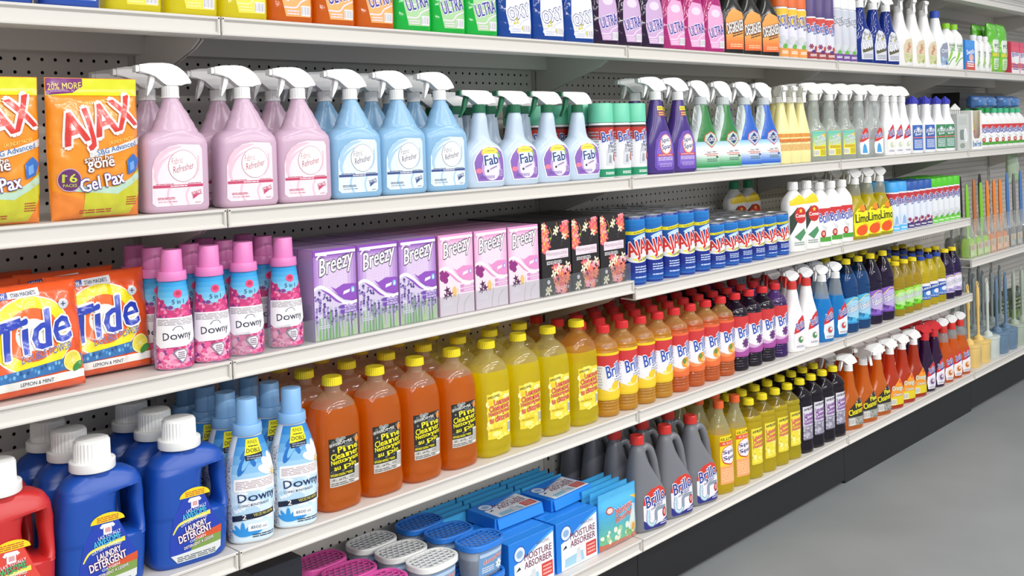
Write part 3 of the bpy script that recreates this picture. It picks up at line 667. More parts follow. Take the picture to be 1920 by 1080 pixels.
K['wb_spray'] = brillo_spray('#f2f2f3', 'soft', '#ebebeb', '#ebebeb', None, '#e8efe2', '#c9cdb6', w=.034, style='A')
K['wr_spray'] = brillo_spray('#f4f3f4', 'soft', '#ebebeb', '#d23b34', '#ebebeb', '#f0e6e6', '#4a8a5c')
K['bl_spray'] = brillo_spray('#18b4ff', 'liquid', '#ebebeb', '#ebebeb', None, '#cfe6f6', '#c44a4a', level=.150)
K['pu_spray'] = brillo_spray('#4a1f5e', 'liquid', '#f3f3f3', '#cf2d33', '#cf2d33', '#d9cfe6', '#6e5a86', style='A')
K['or_spray'] = brillo_spray('#ff8418', 'liquid', '#ebebeb', '#d5362e', '#ebebeb', '#f2d8c0', '#c0702c', level=.17)

# ---------- angled-neck toilet cleaner, small bleach bottles
def bowl(labc, capc='#3a3fb4'):
    s = norm_secs([(0,.032,.024,3),(.004,.037,.028,3),(.11,.037,.028,3),(.128,.032,.026,2.6),(.150,.022,.021,2.2),(.175,.0195,.0185,2),(.203,.0175,.0175,2),(.206,.016,.016,2)], 3)
    bm = bmesh.new(); loft(bm, s, 32); bod = fin(bm, 'bottle', M('#f2f3f5', 'plastic', .25), angle=60)
    a = Art(); a.r(-.026, .014, .026, .116, P(labc), 1).star(0, .098, .016, .005, 9, P('#e6ecf6'), 2).t('Fresh', 0, .092, .044, .014, P('#f6f8ff'), 4, rot=6, shear=.2, bold=.05, out=.06, om=P(mixhex(labc, '#000000', .4)))
    a.t('Bowl', 0, .079, .030, .010, P('#f6f8ff'), 4, rot=6, bold=.05, out=.06, om=P(mixhex(labc, '#000000', .4))).r(-.024, .062, .024, .067, P('#c96a6a'), 2).lines(-.02, .022, .02, .056, 7, P('#dfe6f2'), 2)
    c = bmesh.new(); loft(c, norm_secs([(.203,.0185),(.205,.0205),(.218,.0205),(.224,.016),(.232,.006),(.236,.0045)]), 48, ribs=(12, .03)); cp = fin(c, 'cap', M(capc))
    return [('bottle', bod), ('label', a.build('label', proj_map(s), .0055, .012)), ('cap', cp)]
K['bowl_blue'] = bowl('#2c5fb4'); K['bowl_green'] = bowl('#2e8250')
def smallwhite(capc, h=.19, w=.036, lab='brillo'):
    s = norm_secs([(0,w*.88,.022,3.4),(.004,w,.026,3.4),(h*.66,w,.026,3.4),(h*.76,w*.84,.024,3),(h*.84,w*.5,.018,2.2),(h*.87,.0145,.0145,2),(h*.9,.0145,.0145,2)], 3)
    bm = bmesh.new(); loft(bm, s, 32); bod = fin(bm, 'bottle', M('#f1f1f0', 'plastic', .28), angle=60); a = Art(); k = h/.225
    if lab == 'leaf':
        a.curve([(-w*.6,.03*k),(-w*.1,.06*k),(w*.3,.10*k),(w*.8,.12*k)], lambda t: .003+.010*math.sin(PI*t), P('#8fcb3a'), 1).curve([(-w*.4,.02*k),(w*.2,.05*k),(w*.8,.06*k)], .004, P('#5f9a3a'), 2)
        a.r(-w*.2, .085*k, w*.7, .130*k, P('#dfe6dc'), 1).t('Fresh', w*.2, .118*k, w*.8, .016*k, P('#4a6a5a'), 3, rot=8, bold=.05).lines(-w*.1, .09*k, w*.6, .105*k, 2, P('#7a9a8a'), 3)
    elif lab == 'brillo':
        a.r(-w*.72, .018*k, w*.80, .132*k, P('#f6f6f6'), 1).r(-w*.72, .106*k, w*.80, .134*k, P('#cf3538'), 2).r(-w*.6, .018*k, w*.86, .034*k, P('#4f9f3a'), 2)
        a.t('Brillo', w*.1, .104*k, w*1.5, .030*k, P('#3a49a8'), 4, rot=8, bold=.08, out=.05, om=P('#ffffff')).p([(-w*.2,.082*k),(w*.75,.09*k),(w*.75,.097*k),(-w*.2,.089*k)], P('#3a49a8'), 3).p([(-w*.5,.08*k),(w*.1,.05*k),(w*.3,.066*k)], P('#d3d8d6'), 2)
        a.e(-w*.2, .045*k, w*.3, .013*k, P('#b12c2c'), 3).e(-w*.2, .046*k, w*.17, .007*k, P('#e7a396'), 4)
    else:
        a.p([(-w*.8,.165*k),(w*.2,.185*k),(w*.9,.170*k),(w*.9,.155*k),(-w*.8,.150*k)], P('#f0cf1e'), 2).p([(-w*.85,.055*k),(-w*.85,.115*k),(-w*.1,.145*k),(w*.1,.11*k)], P('#2e4034'), 1).e(w*.2, .118*k, w*.62, .026*k, P('#c9302f'), 2).star(w*.2, .132*k, .009, .004, 5, P('#f4d04a'), 3)
        a.t('Comet', w*.2, .117*k, w*1.05, .012*k, P('#ffffff'), 3, bold=.05).p([(-w*.5,.05*k),(w*.5,.075*k),(w*.7,.06*k),(w*.1,.035*k)], P('#4f8f63'), 2).lines(-w*.5, .022*k, w*.5, .032*k, 2, P('#8a9a90'), 2)
    a_m = a.build('label', proj_map(s), .0055, .012)
    return [('bottle', bod), ('label', a_m), ('cap', cap(.0165 if h < .2 else .0175, h*.115, capc, h*.885, ribs=18))]
K['brb'] = smallwhite('#eaeae9', .226, .0375); K['comet_w'] = smallwhite('#eaeae9', .236, .0435, 'comet'); K['comet_g'] = smallwhite('#1f8a5c', .236, .0435, 'comet')
K['small_gd'] = smallwhite('#1f9a48', .185, .037); K['small_gl'] = smallwhite('#45bb86', .185, .037)

# ---------- Limo spray
def limo():
    a = Art(); a.p([(-.030,.012),(-.034,.06),(-.030,.095),(-.014,.112),(.008,.120),(.030,.135),(.042,.12),(.044,.06),(.042,.012)], P('#e9e51c'), 1).p([(.0,.112),(.028,.128),(.043,.121),(.043,.108),(.02,.104)], P('#5a2d22'), 2)
    a.e(.010, .113, .015, .014, P('#f08a1d'), 3).t('Limo', .006, .078, .066, .032, P('#20241a'), 4, bold=.05).e(.004, .033, .028, .019, P('#e4571e'), 2, rot=12).e(.022, .048, .014, .008, P('#f0a51d'), 2, rot=-20).rr(.030, .018, .042, .030, .002, P('#f2f2e6'), 4).t('Away', .0, .104, .03, .008, P('#20241a'), 5, shear=.2)
    return trig_bottle([(0,.044,.026,3.2),(.004,.049,.029,3.2),(.09,.049,.029,3.2),(.112,.044,.027,2.8),(.135,.031,.024,2.5),(.150,.0225,.0205,2.2),(.165,.021,.0195,2),(.183,.0195,.0185,2),(.200,.0155,.0155,2),(.205,.0145,.0145,2)],
                       M('#f4e628', 'liquid'), a, dict(style='B', head='#efefee', cr=.0155, ch=.022, s=1.0), level=.16, mat2=M('#d6d6c4', 'clear'))
K['limo'] = limo()

# ---------- boxes
def carton(w, d, h, front, side, art=None, topc=None, lid=False):
    b = bmesh.new(); box(b, -w/2, w/2, -d/2, d/2, 0, h)
    for f in b.faces: f.material_index = 1 if abs(f.normal.y if f.normal.length else 0) < .5 else 0
    b.normal_update()
    for f in b.faces: f.material_index = 0 if abs(f.normal.y) > .5 else (2 if abs(f.normal.z) > .5 else 1)
    bmesh.ops.bevel(b, geom=b.edges[:], offset=.0008, segments=1, affect='EDGES')
    me = fin(b, 'carton', [P(front, .3), P(side, .3), P(topc or side, .3)], False)
    parts = [('carton', me)]
    if art: parts.append(('printed_front', art.build('front', flat_map(-d/2-.0002), None, None, clip=(-w/2+.0006, .0006, w/2-.0006, h-.0006))))
    return parts
def breezy(base, edge, pale, swoosh, scene, seed):
    w, h = .106, .182; a = Art(); a.r(-w/2, 0, w/2, h, P(base), 1)
    # woven dot screen: pale middle with fine grid
    for i, t in enumerate((0, .12, .26, .42)):
        a.r(-w/2+w*t*.5, .086+t*.03, w/2-w*t*.5, h-.014-t*.03, P(mixhex(base, pale, (.25, .5, .75, .95)[i])), 2+i)
    g = P(mixhex(edge, pale, .45))
    for i in range(26): a.r(-w/2+i*w/26, .09, -w/2+i*w/26+.0008, h-.012, g, 6)
    for i in range(26): a.r(-w/2, .09+i*.0032, w/2, .0907+i*.0032, g, 6)
    a.r(-w/2, h-.013, w/2, h, P(base), 7).r(-w/2+.006, h-.011, w/2-.001, h-.005, P(pale), 8)

    LOW0 = len(a.polys)
    a.p([(-.012,.088),(.0,.082),(.02,.09),(w/2,.088),(w/2,.056),(.022,.058),(.006,.070)], P(edge), 7)
    rnd = random.Random(seed)
    zb = lambda x: .085 if x < -.03 else .085-(x+.03)*.42
    if scene == 'lavender':
        a.p([(-w/2,0),(w/2,0),(w/2,.050),(.02,.058),(-.01,.078),(-.03,.088),(-w/2,.084)], P('#cfc3de'), 8)
        for i in range(14):
            x = -w/2+.004+i*.0078; a.p([(x-.002,0),(x+.004,0),(x+.002+rnd.uniform(-.006,.006), rnd.uniform(.025,.055)),(x,.03)], P(rnd.choice(['#7cb957','#9bc96a','#6aa84f','#b4d486'])), 9)
        cols = [P('#6c5a96'), P('#8b77b5'), P('#564682'), P('#a898cb')]
        for i in range(11):
            x = -w/2+.006+i*.0094+rnd.uniform(-.002,.002); z0 = rnd.uniform(.012,.04); n = 6
            for q in range(n):
                z = z0+q*.0052
                if z > zb(x)-.008: break
                a.e(x+rnd.uniform(-.0015,.0015), z, .0036, .003, rnd.choice(cols), 10, 7)
        a.scatter(-w/2+.002, .06, -.012, .08, 16, .002, .004, cols, 10, seed)
        lab = '#6f4aa6'
    else:
        a.p([(-w/2,0),(w/2,0),(w/2,.050),(.02,.058),(-.01,.078),(-.03,.088),(-w/2,.084)], P('#e8d9e2'), 8)
        pu, dk = P('#8e2f7c'), P('#54204f')
        for cx, cz, r in ((-.040,.070,.012),(-.030,.076,.009),(-.045,.080,.007),(-.034,.062,.008)): a.e(cx, cz, r, r*.9, pu, 10, 9)
        for cx, cz in ((-.030,.040),(-.022,.030),(-.034,.026)): a.star(cx, cz, .011, .004, 5, dk, 10, rot=rnd.uniform(0,90))
        a.e(-.008, .034, .007, .012, P('#e3ba74'), 10).curve([(-.002,.0),(.004,.02),(.002,.04)], .0008, P('#7c8f63'), 10).curve([(.02,.0),(.028,.012),(.04,.02)], .0008, P('#7c8f63'), 10)
        lab = '#d08cbe'
    a.curve([(-w/2-.002,.084),(-.038,.090),(-.018,.080),(.008,.058),(.03,.049),(w/2+.002,.052)], lambda t: .0055+.002*math.sin(PI*t), P('#f8f4fa'), 12)
    a.curve([(-.036,.085),(-.018,.074),(.002,.058),(.016,.051)], lambda t: .0004+.0045*math.sin(PI*t), P(edge), 13)
    a.p([(.018,.068),(.034,.072),(.036,.078),(.020,.075)], P('#f4ecf6'), 12).rr(.038, .070, .047, .082, .003, P('#7bb9e8' if scene == 'lavender' else '#a49be0'), 12).p([(.041,.072),(.045,.073),(.044,.079),(.042,.079)], P('#ffffff'), 13)
    for z in (.040, .030): a.rr(.010, z, .052, z+.0075, .002, P(lab), 12).lines(.021, z+.0018, .050, z+.0056, 2, P('#ecdff6'), 13)
    a.t('55', -.032, .019, .012, .010, P('#f6f2fa'), 12).lines(-.043, .006, -.016, .012, 2, P('#f0eaf4'), 12)
    for q in a.polys[LOW0:]: q[0][:] = [(x, z+.018 if z > .001 else z) for x, z in q[0]]
    a.t('Breezy', .003, .149, .090, .045, P('#fbf8fc'), 16, rot=12, shear=.42, bold=.045, out=.055, om=P('#3c3446'))
    a.curve([(-.045,.163),(-.036,.1715),(-.020,.170)], .0034, P('#fbf8fc'), 16)
    return carton(w, .052, h, base, swoosh, a)
K['breezy_lav'] = breezy('#8a4bb4', '#8d4fb8', '#f0e4f5', '#b89ac8', 'lavender', 4)
K['breezy_pink'] = breezy('#e39acb', '#e190c6', '#f8ecf5', '#b07fa4', 'orchid', 7)
def honey():
    w, h = .108, .184; a = Art(); a.r(-w/2, 0, w/2, h, P('#241f22'), 1); rnd = random.Random(5)
    for _ in range(26): a.e(rnd.uniform(-.015,.05), rnd.uniform(.085,.15), .004, .003, P(rnd.choice(['#39343a','#2e2a30'])), 2, 6)
    reds = [P('#f0707e'), P('#f2805e'), P('#ea5f6c'), P('#f7a0b4'), P('#f4775c')]; wh = [P('#f1ead6'), P('#e9dfc0')]
    for i in range(15): a.flower(-.043+rnd.uniform(-.008,.014), .112+i*.0043, rnd.uniform(.0095,.0135), [rnd.choice(reds)], 4, 5, rnd.uniform(0,70), P('#f3c84e'))
    for i in range(10): a.flower(.032+rnd.uniform(-.014,.012), .146+i*.0035, rnd.uniform(.009,.013), [rnd.choice(reds)], 4, 5, rnd.uniform(0,70), P('#ee9a5c'))
    for x, z in ((-.046,.172),(-.003,.156),(.003,.163),(.030,.143)): a.flower(x, z, .010, wh, 6, 4, 30, P('#d9c878'))
    a.curve([(.0,.150),(.006,.168),(.002,.180)], .0012, P('#d9a64e'), 5).curve([(-.022,.135),(-.016,.15),(-.024,.17)], .001, P('#e6b94b'), 6).e(-.021, .142, .004, .003, P('#8bc04a'), 7)
    a.r(-.040, .090, .044, .112, P('#efd9e4'), 8).t('Honeysuckle', .002, .102, .076, .014, P('#6f6270'), 9, bold=-.012).lines(.012, .0925, .04, .094, 1, P('#b79aa8'), 9)
    a.lines(-.037, .077, .02, .085, 3, P('#e8e2e6'), 3, 9)
    for i in range(26): a.flower(.010+rnd.uniform(-.02,.042)*min(1, .4+i/26), .006+i*.0025, rnd.uniform(.008,.012), [rnd.choice(reds)], 4, 5, rnd.uniform(0,70), P('#f0a95a'))
    for x, z in ((-.012,.052),(-.002,.058),(.010,.066),(-.03,.016),(-.036,.010),(.04,.07)): a.flower(x, z, .011, wh, 7, 4, rnd.uniform(0,90), P('#cdbb6a'))
    a.curve([(-.012,.0),(-.006,.024),(-.014,.044)], .0012, P('#e0b04e'), 6).e(-.032, .034, .0055, .0055, P('#dcd4d8'), 7)
    a.lines(.0, .012, .045, .018, 2, P('#f3c2c2'), 8)
    return carton(w, .052, h, '#241f22', '#2a2528', a)
K['honey'] = honey()

# ---------- bags
def bag_shape(w, h, t, pn=2.4, seed=1, top=0.0, taper=.0, amp=.004, lean=0.0):
    rnd = random.Random(seed); ph = [rnd.uniform(0, 6.28) for _ in range(8)]
    def f(u, v):
        tu, tv = abs(2*u/w), v/h; tv2 = abs(2*tv-1)
        prof = max(0, 1-min(1, tu)**pn)**.55 * max(0, 1-min(1, max(0, (tv-.02)/(1-.02-top)*2-1 if tv < 1-top else 1))**4)**.6 if tv < 1-top else 0
        if tv < .5: prof = max(0, 1-min(1, tu)**pn)**.55 * max(0.0, 1-max(0, 1-2*tv)**6)**.6
        wr = amp*(math.sin(38*u/w+6*tv+ph[0])*math.sin(9*tv+ph[1])*.5 + .5*math.sin(15*tv-11*u/w+ph[2])*math.cos(7*u/w+ph[3]) + .35*math.sin(55*tv+24*u/w+ph[4])*max(0, tu-.35) + .3*math.sin(46*u/w+20*tv+ph[5])*max(0, tv2-.4))
        return t/2*prof + wr*(.35+.65*min(1, prof*3)) + .0015
    return f
def bag(w, h, t, colour, art, seed=1, top=.1, amp=.004, step=.006, edgew=None, back=None):
    f = bag_shape(w, h, t, seed=seed, top=top, amp=amp)
    half = lambda v: (edgew(v/h) if edgew else 1)
    b = bmesh.new(); nu, nv = int(round(w/step)), int(round(h/step)); us = [-w/2+i*w/nu for i in range(nu+1)]; vs = [i*h/nv for i in range(nv+1)]
    F = [[b.verts.new((u*half(v), -f(u, v), v)) for u in us] for v in vs]; B = [[b.verts.new((u*half(v), f(-u, v)*.8, v)) for u in us] for v in vs]
    for j in range(nv):
        for i in range(nu):
            b.faces.new((F[j][i], F[j][i+1], F[j+1][i+1], F[j+1][i])); b.faces.new((B[j][i+1], B[j][i], B[j+1][i], B[j+1][i+1]))
        b.faces.new((B[j][0], F[j][0], F[j+1][0], B[j+1][0])); b.faces.new((F[j][nu], B[j][nu], B[j+1][nu], F[j+1][nu]))
    for i in range(nu): b.faces.new((F[nv][i], F[nv][i+1], B[nv][i+1], B[nv][i])); b.faces.new((B[0][i], B[0][i+1], F[0][i+1], F[0][i]))
    me = fin(b, 'bag', M(colour, 'foil'), angle=70)
    G = [[f(u, v) for u in us] for v in vs]
    def fm(u, v, o):
        a_, b_ = (u+w/2)/w*nu, v/h*nv; i = max(0, min(nu-1, int(a_))); j = max(0, min(nv-1, int(b_))); a_ -= i; b_ -= j
        y = (G[j][i]*(1-a_)+G[j][i+1]*a_)*(1-b_)+(G[j+1][i]*(1-a_)+G[j+1][i+1]*a_)*b_
        return (u*half(v), -y-o-.0005, v)
    parts = [('bag', me)]
    if art:
        Art.OFF = .00028; am = art.build('print', fm, w/nu, h/nv, clip=(-w/2+.001, .001, w/2-.001, h-.001)); Art.OFF = .00016
        for p in am.polygons: p.use_smooth = True
        parts.append(('printed_front', am))
    return parts
F_ = lambda c: M(c, 'foil')
def tide():
    w, h = .198, .178; a = Art()
    a.e(.0, .094, .0735, .0635, F_('#f3f1ea'), 1, 44).e(.0, .094, .0715, .0615, F_('#f4e21c'), 2, 44).e(.0, .094, .050, .043, F_('#ee6a2c'), 3, 34).e(.0, .094, .030, .026, F_('#f4efe6'), 4, 26)
    a.p([(-.090,.022),(.076,.030),(.090,.042),(.090,.052),(.0,.043),(-.092,.036)], F_('#2f6fae'), 5); a.p([(-.092,.010),(.093,.013),(.093,.026),(-.092,.023)], F_('#f1efe9'), 5)
    rnd = random.Random(3)
    for i in range(26): a.e(-.084+i*.0063, .030+.004*math.sin(i*1.7)+i*.0005, .0026, .0034, F_(rnd.choice(['#1b4a86','#4c93cc','#7ab4de'])), 6, 7)
    a.t('LEMON & MINT', .002, .0175, .058, .006, F_('#3a4660'), 6, bold=.02)
    a.e(.070, .042, .019, .017, F_('#f2ea8c'), 7).e(.070, .042, .016, .014, F_('#eadb4a'), 8).star(.070, .042, .013, .002, 7, F_('#f6f0a6'), 9).e(.080, .032, .012, .006, F_('#3f8a3c'), 10, rot=30)
    W_ = F_('#f7f5f0')
    a.t('Tide', .002, .097, .134, .060, F_('#2440b4'), 14, rot=10, shear=.22, bold=.07, out=.055, om=W_)
    a.p([(-.066,.100),(-.010,.112),(-.012,.121),(-.064,.110)], F_('#2440b4'), 14)
    a.t('DOUBLE POWER', .020, .0625, .094, .012, F_('#2b3f9c'), 16, rot=8, shear=.15, bold=.0, out=.03, om=W_)
    a.e(.062, .137, .0095, .0085, F_('#c9d0da'), 5).t('+', .062, .137, .008, .008, F_('#26345f'), 6, bold=.03)
    a.p([(-.078,.152),(-.034,.156),(-.034,.167),(-.076,.164)], F_('#2f49a0'), 5).t('NEW NEW', -.056, .1598, .036, .007, F_('#ffffff'), 6, rot=4)
    a.p([(-.034,.1555),(.022,.156),(.022,.170),(-.034,.167)], F_('#e9e9ec'), 5).t('STAIN MAGNETS', -.007, .1615, .044, .007, F_('#394a6c'), 6, rot=2)
    for q in a.polys: q[0][:] = [(x*.90, z) for x, z in q[0]]
    return bag(.178, h, .046, '#ee5b26', a, seed=4, top=.0, amp=.0042)
K['tide'] = tide()
def pouch():
    w, h = .168, .238; a = Art(); O = F_('#f39a1b')
    a.r(-w/2, h-.030, w/2, h, F_('#dfe01d'), 1).p([(-.082,.209),(-.036,.213),(-.018,.224),(-.018,.238),(-.084,.238)], F_('#7a2a78'), 2).t('20% MORE', -.050, .224, .060, .011, F_('#f3e06a'), 3, rot=3)
    a.p([(-w/2,0),(w/2,0),(w/2,.040),(.02,.030),(-.03,.032),(-w/2,.05)], F_('#e8842a'), 1).p([(-.034,.004),(.060,.004),(.084,.050),(.084,.085),(.050,.060),(.0,.048),(-.030,.050)], F_('#c9c72a'), 2)
    a.p([(-.050,.048),(.03,.040),(.084,.066),(.084,.080),(.03,.052),(-.048,.057)], F_('#b9d6c0'), 3)
    a.curve([(-.02,.108),(.03,.116),(.084,.132)], .011, F_('#e6e3e0'), 3).t('SBG Advanced', .032, .1185, .078, .009, F_('#2e6db4'), 4, rot=12, bold=.03)
    a.t('THE STAIN OUT', -.004, .196, .05, .006, F_('#f6e27a'), 2, rot=8).t('LAUNDRY PACKS', .04, .131, .05, .006, F_('#f6e27a'), 4, rot=10)
    RD, WH = F_('#d8352b'), F_('#f1efee')
    a.t('AJAX', .004, .1575, .140, .070, RD, 8, rot=15, bold=.09, out=.10, om=WH)
    a.t('stain be', -.004, .1015, .052, .011, F_('#f4efe9'), 8, rot=5, bold=.05, out=.05, om=F_('#7b2d2b')).t('gone', .0, .089, .050, .018, F_('#f4efe9'), 10, rot=5, bold=.08, out=.05, om=F_('#7b2d2b'))
    a.t('Gel Pax', .002, .063, .082, .022, F_('#f5f3f6'), 12, rot=10, bold=.07, out=.06, om=F_('#473a8c'))
    a.e(-.055, .067, .020, .0195, F_('#c7a6c4'), 4).e(-.055, .067, .0185, .018, F_('#632a66'), 5).t('16', -.055, .070, .024, .014, F_('#cfd845'), 6, bold=.05).t('PACKS', -.055, .058, .022, .005, F_('#cfd845'), 6)
    a.p([(.052,.072),(.072,.078),(.078,.098),(.064,.108),(.050,.096)], F_('#2f6dc0'), 9).p([(.056,.078),(.068,.082),(.066,.096),(.056,.092)], F_('#6da4e4'), 10)
    a.lines(-.04, .010, .02, .016, 2, F_('#b4472a'), 4).lines(.05, .02, .072, .034, 4, F_('#b4472a'), 4)
    ew = lambda t: 1.0-.05*max(0, (.45-t)/.45)
    for q in a.polys: q[0][:] = [(x*.935, z) for x, z in q[0]]
    return bag(.157, h, .050, '#f2921a', a, seed=9, top=.10, amp=.0032, edgew=ew)
K['pouch'] = pouch()

# ---------- fabric softener bottles with two-step caps
def softcap(r1, h1, r2, h2, col, z):
    b = bmesh.new(); loft(b, norm_secs([(0, r1*.98), (.0015, r1), (h1-.002, r1*.97), (h1, r1*.93)]), 40)
    loft(b, norm_secs([(h1-.001, r2), (h1+h2-.0015, r2*.95), (h1+h2, r2*.90)]), 40); return mtx(fin(b, 'cap', M(col, 'plastic', .35)), 0, 0, z)
def downy_pink():
    s = norm_secs([(0,.029,.024,2.8),(.004,.0335,.0275,2.8),(.03,.0345,.028,2.6),(.07,.0335,.0275,2.4),(.11,.030,.025,2.3),(.145,.0255,.0225,2.1),(.160,.0235,.0215,2)], 3)
    bm = bmesh.new(); loft(bm, s, 40); bod = fin(bm, 'bottle', M('#b9a3c6', 'print', .25), angle=60); a = Art(); rnd = random.Random(8)
    wp = wrap_map(s); u0, u1 = -.030, .046
    for i, c in enumerate(grad('#8bcdea', '#2f9fe0', 5)): a.r(u0, .110+i*.0095, u1, .1195+i*.0095, P(c), 1)
    pk = [P('#d8437f'), P('#e8649a'), P('#b52b6a'), P('#7a3b86'), P('#ef8ab4')]
    a.p([(u0,.092),(u1,.092),(u1,.128),(.026,.118),(.008,.104),(-.006,.108),(-.02,.126),(u0,.132)], P('#c83b78'), 2)
    a.scatter(u0+.002, .094, u1-.002, .128, 60, .002, .0048, pk, 3, 2, inside=lambda x, z: z < .106+abs(x-.008)*.75)
    a.e(.010, .135, .008, .0075, P('#e04d84'), 3).e(.010, .136, .0045, .004, P('#c02c55'), 4).t('5 in 1', .010, .121, .020, .008, P('#2c4a6c'), 4)
    a.r(u0, .0645, u1, .0935, P('#f4f1f3'), 5).lines(-.026, .080, .042, .0905, 5, P('#9a929a'), 6, 3)
    a.r(u0, 0.004, u1, .045, P('#d9608f'), 4).scatter(u0+.003, .006, u1-.003, .044, 90, .0025, .0065, pk+[P('#f3a9c6')], 5, 6)
    a.p([(u0,.047),(-.018,.040),(.02,.042),(.034,.048),(u1,.055),(u1,.066),(u0,.066)], P('#f4f1f3'), 6)
    a.t('Downy', .009, .0595, .046, .0175, P('#2a2c44'), 8, rot=4, bold=.02).curve([(.0,.071),(.004,.077),(.012,.077),(.016,.071)], .001, P('#6a6a7a'), 8)
    a.p([(.002,.036),(.016,.038),(.0215,.032),(.019,.020),(.011,.011),(.003,.020),(-.001,.030)], P('#8b7f92'), 7).p([(.0035,.034),(.015,.036),(.0195,.031),(.0175,.021),(.011,.014),(.005,.021),(.001,.030)], P('#f1e8ee'), 8).lines(.005, .02, .016, .032, 4, P('#6e5f78'), 9)
    a.r(u0-.020, .02, u0-.001, .140, P('#a79abb'), 2).scatter(u0-.019, .022, u0-.002, .138, 120, .0007, .0016, [P('#7b6d96'), P('#c9c2d6')], 3, 4).flower(u0-.006, .142, .009, [P('#d8437f'), P('#a52a55')], 3)
    return [('bottle', bod), ('label', a.build('label', wp, .004, .012)), ('cap', softcap(.0262, .0165, .0195, .0385, '#e584c2', .158))]
K['downy_pink'] = downy_pink()
def downy_blue():
    s = norm_secs([(0,.036,.027,2.8),(.004,.0415,.031,2.8),(.04,.044,.0325,2.6),(.09,.0465,.034,2.5),(.13,.0455,.033,2.4),(.165,.038,.0285,2.3),(.190,.030,.0245,2.1),(.203,.0262,.0235,2)], 3)
    bm = bmesh.new(); loft(bm, s, 44); bod = fin(bm, 'bottle', M('#dfe7f0', 'print', .25), angle=60); a = Art(); wp = wrap_map(s, .040); u0, u1 = -.032, .060
    for i, c in enumerate(grad('#bfe0f3', '#2f86cf', 6)): a.r(u0, .100+i*.0165, u1, .1165+i*.0165, P(c), 1)
    a.r(u0, .006, u1, .103, P('#d3e8f6'), 1).scatter(u0+.004, .05, u1-.004, .10, 34, .004, .011, [P('#eef5fa'), P('#c7e2f4'), P('#b6d8ef')], 2, 5)
    for x, z, r, ro in ((-.01,.15,.022,70),(-.006,.172,.016,50),(.004,.158,.014,95)): a.e(x, z, r, r*.32, P('#1f6fc0'), 3, 12, rot=ro).e(x+.004, z+.003, r*.7, r*.18, P('#7fbdea'), 4, 10, rot=ro)
    for an in (60, 95, 130, 160, 25): a.e(.042+.016*math.cos(math.radians(an)), .128+.022*math.sin(math.radians(an)), .018, .009, P('#f4f4f2'), 4, 12, rot=an)
    a.star(.042, .128, .014, .003, 8, P('#c9a24a'), 6).e(.042, .128, .004, .004, P('#e8cf7a'), 7)
    a.p([(-.008,.166),(.024,.170),(.024,.196),(-.008,.196)], P('#f0e71e'), 5).p([(-.006,.156),(.022,.160),(.024,.170),(-.008,.166)], P('#1d2233'), 5)
    a.t('RINDE', .008, .190, .022, .006, P('#3c4420'), 6, bold=.01).t('DOBLE', .008, .1745, .026, .0075, P('#23261a'), 6, bold=.04).lines(-.002, .1815, .018, .1835, 1, P('#3c4420'), 6).lines(-.004, .159, .020, .165, 2, P('#8fa0c0'), 6)
    a.rr(u0+.006, .100, .045, .124, .003, P('#f5f4f5'), 6).lines(u0+.010, .105, .042, .119, 5, P('#b9a2a8'), 7, 3, rot=.03)
    a.t('Downy', .012, .0875, .060, .0205, P('#1c2c5c'), 8, rot=4, bold=.025).t('CONCENTRADO', .004, .0745, .044, .0045, P('#3a4d76'), 8, rot=4)
    a.p([(u0,.044),(.044,.052),(.044,.062),(u0,.055)], P('#16203c'), 5).t('2', -.009, .0525, .006, .009, P('#ffffff'), 6, bold=.03).t('VECES MAS AROMA', .019, .0555, .036, .0055, P('#e6d96a'), 6, rot=5)
    a.e(.050, .061, .0095, .015, P('#f2f4f6'), 7).lines(.044, .055, .056, .068, 4, P('#3a4560'), 8)
    for an in (20, 55, 90, 125, 150): a.e(-.012+.013*math.cos(math.radians(an)), .016+.013*math.sin(math.radians(an)), .014, .004, P('#2f93dc'), 4, 9, rot=an)
    a.rr(-.004, .024, .024, .038, .002, P('#f1f3f4'), 5).t('800 ml', .010, .031, .022, .006, P('#6b7f97'), 6).lines(.0, .012, .044, .018, 2, P('#33465f'), 5)
    a.p([(u0-.022,.012),(u0-.001,.008),(u0-.001,.166),(u0-.010,.160),(u0-.020,.13)], P('#c6c9d2'), 2).scatter(u0-.020, .012, u0-.002, .160, 200, .0007, .0017, [P('#5c6475'), P('#8f97a6')], 3, 9)
    return [('bottle', bod), ('label', a.build('label', wp, .004, .012)), ('cap', softcap(.0285, .0185, .0205, .047, '#86b7e6', .2025))]
K['downy_blue'] = downy_blue()

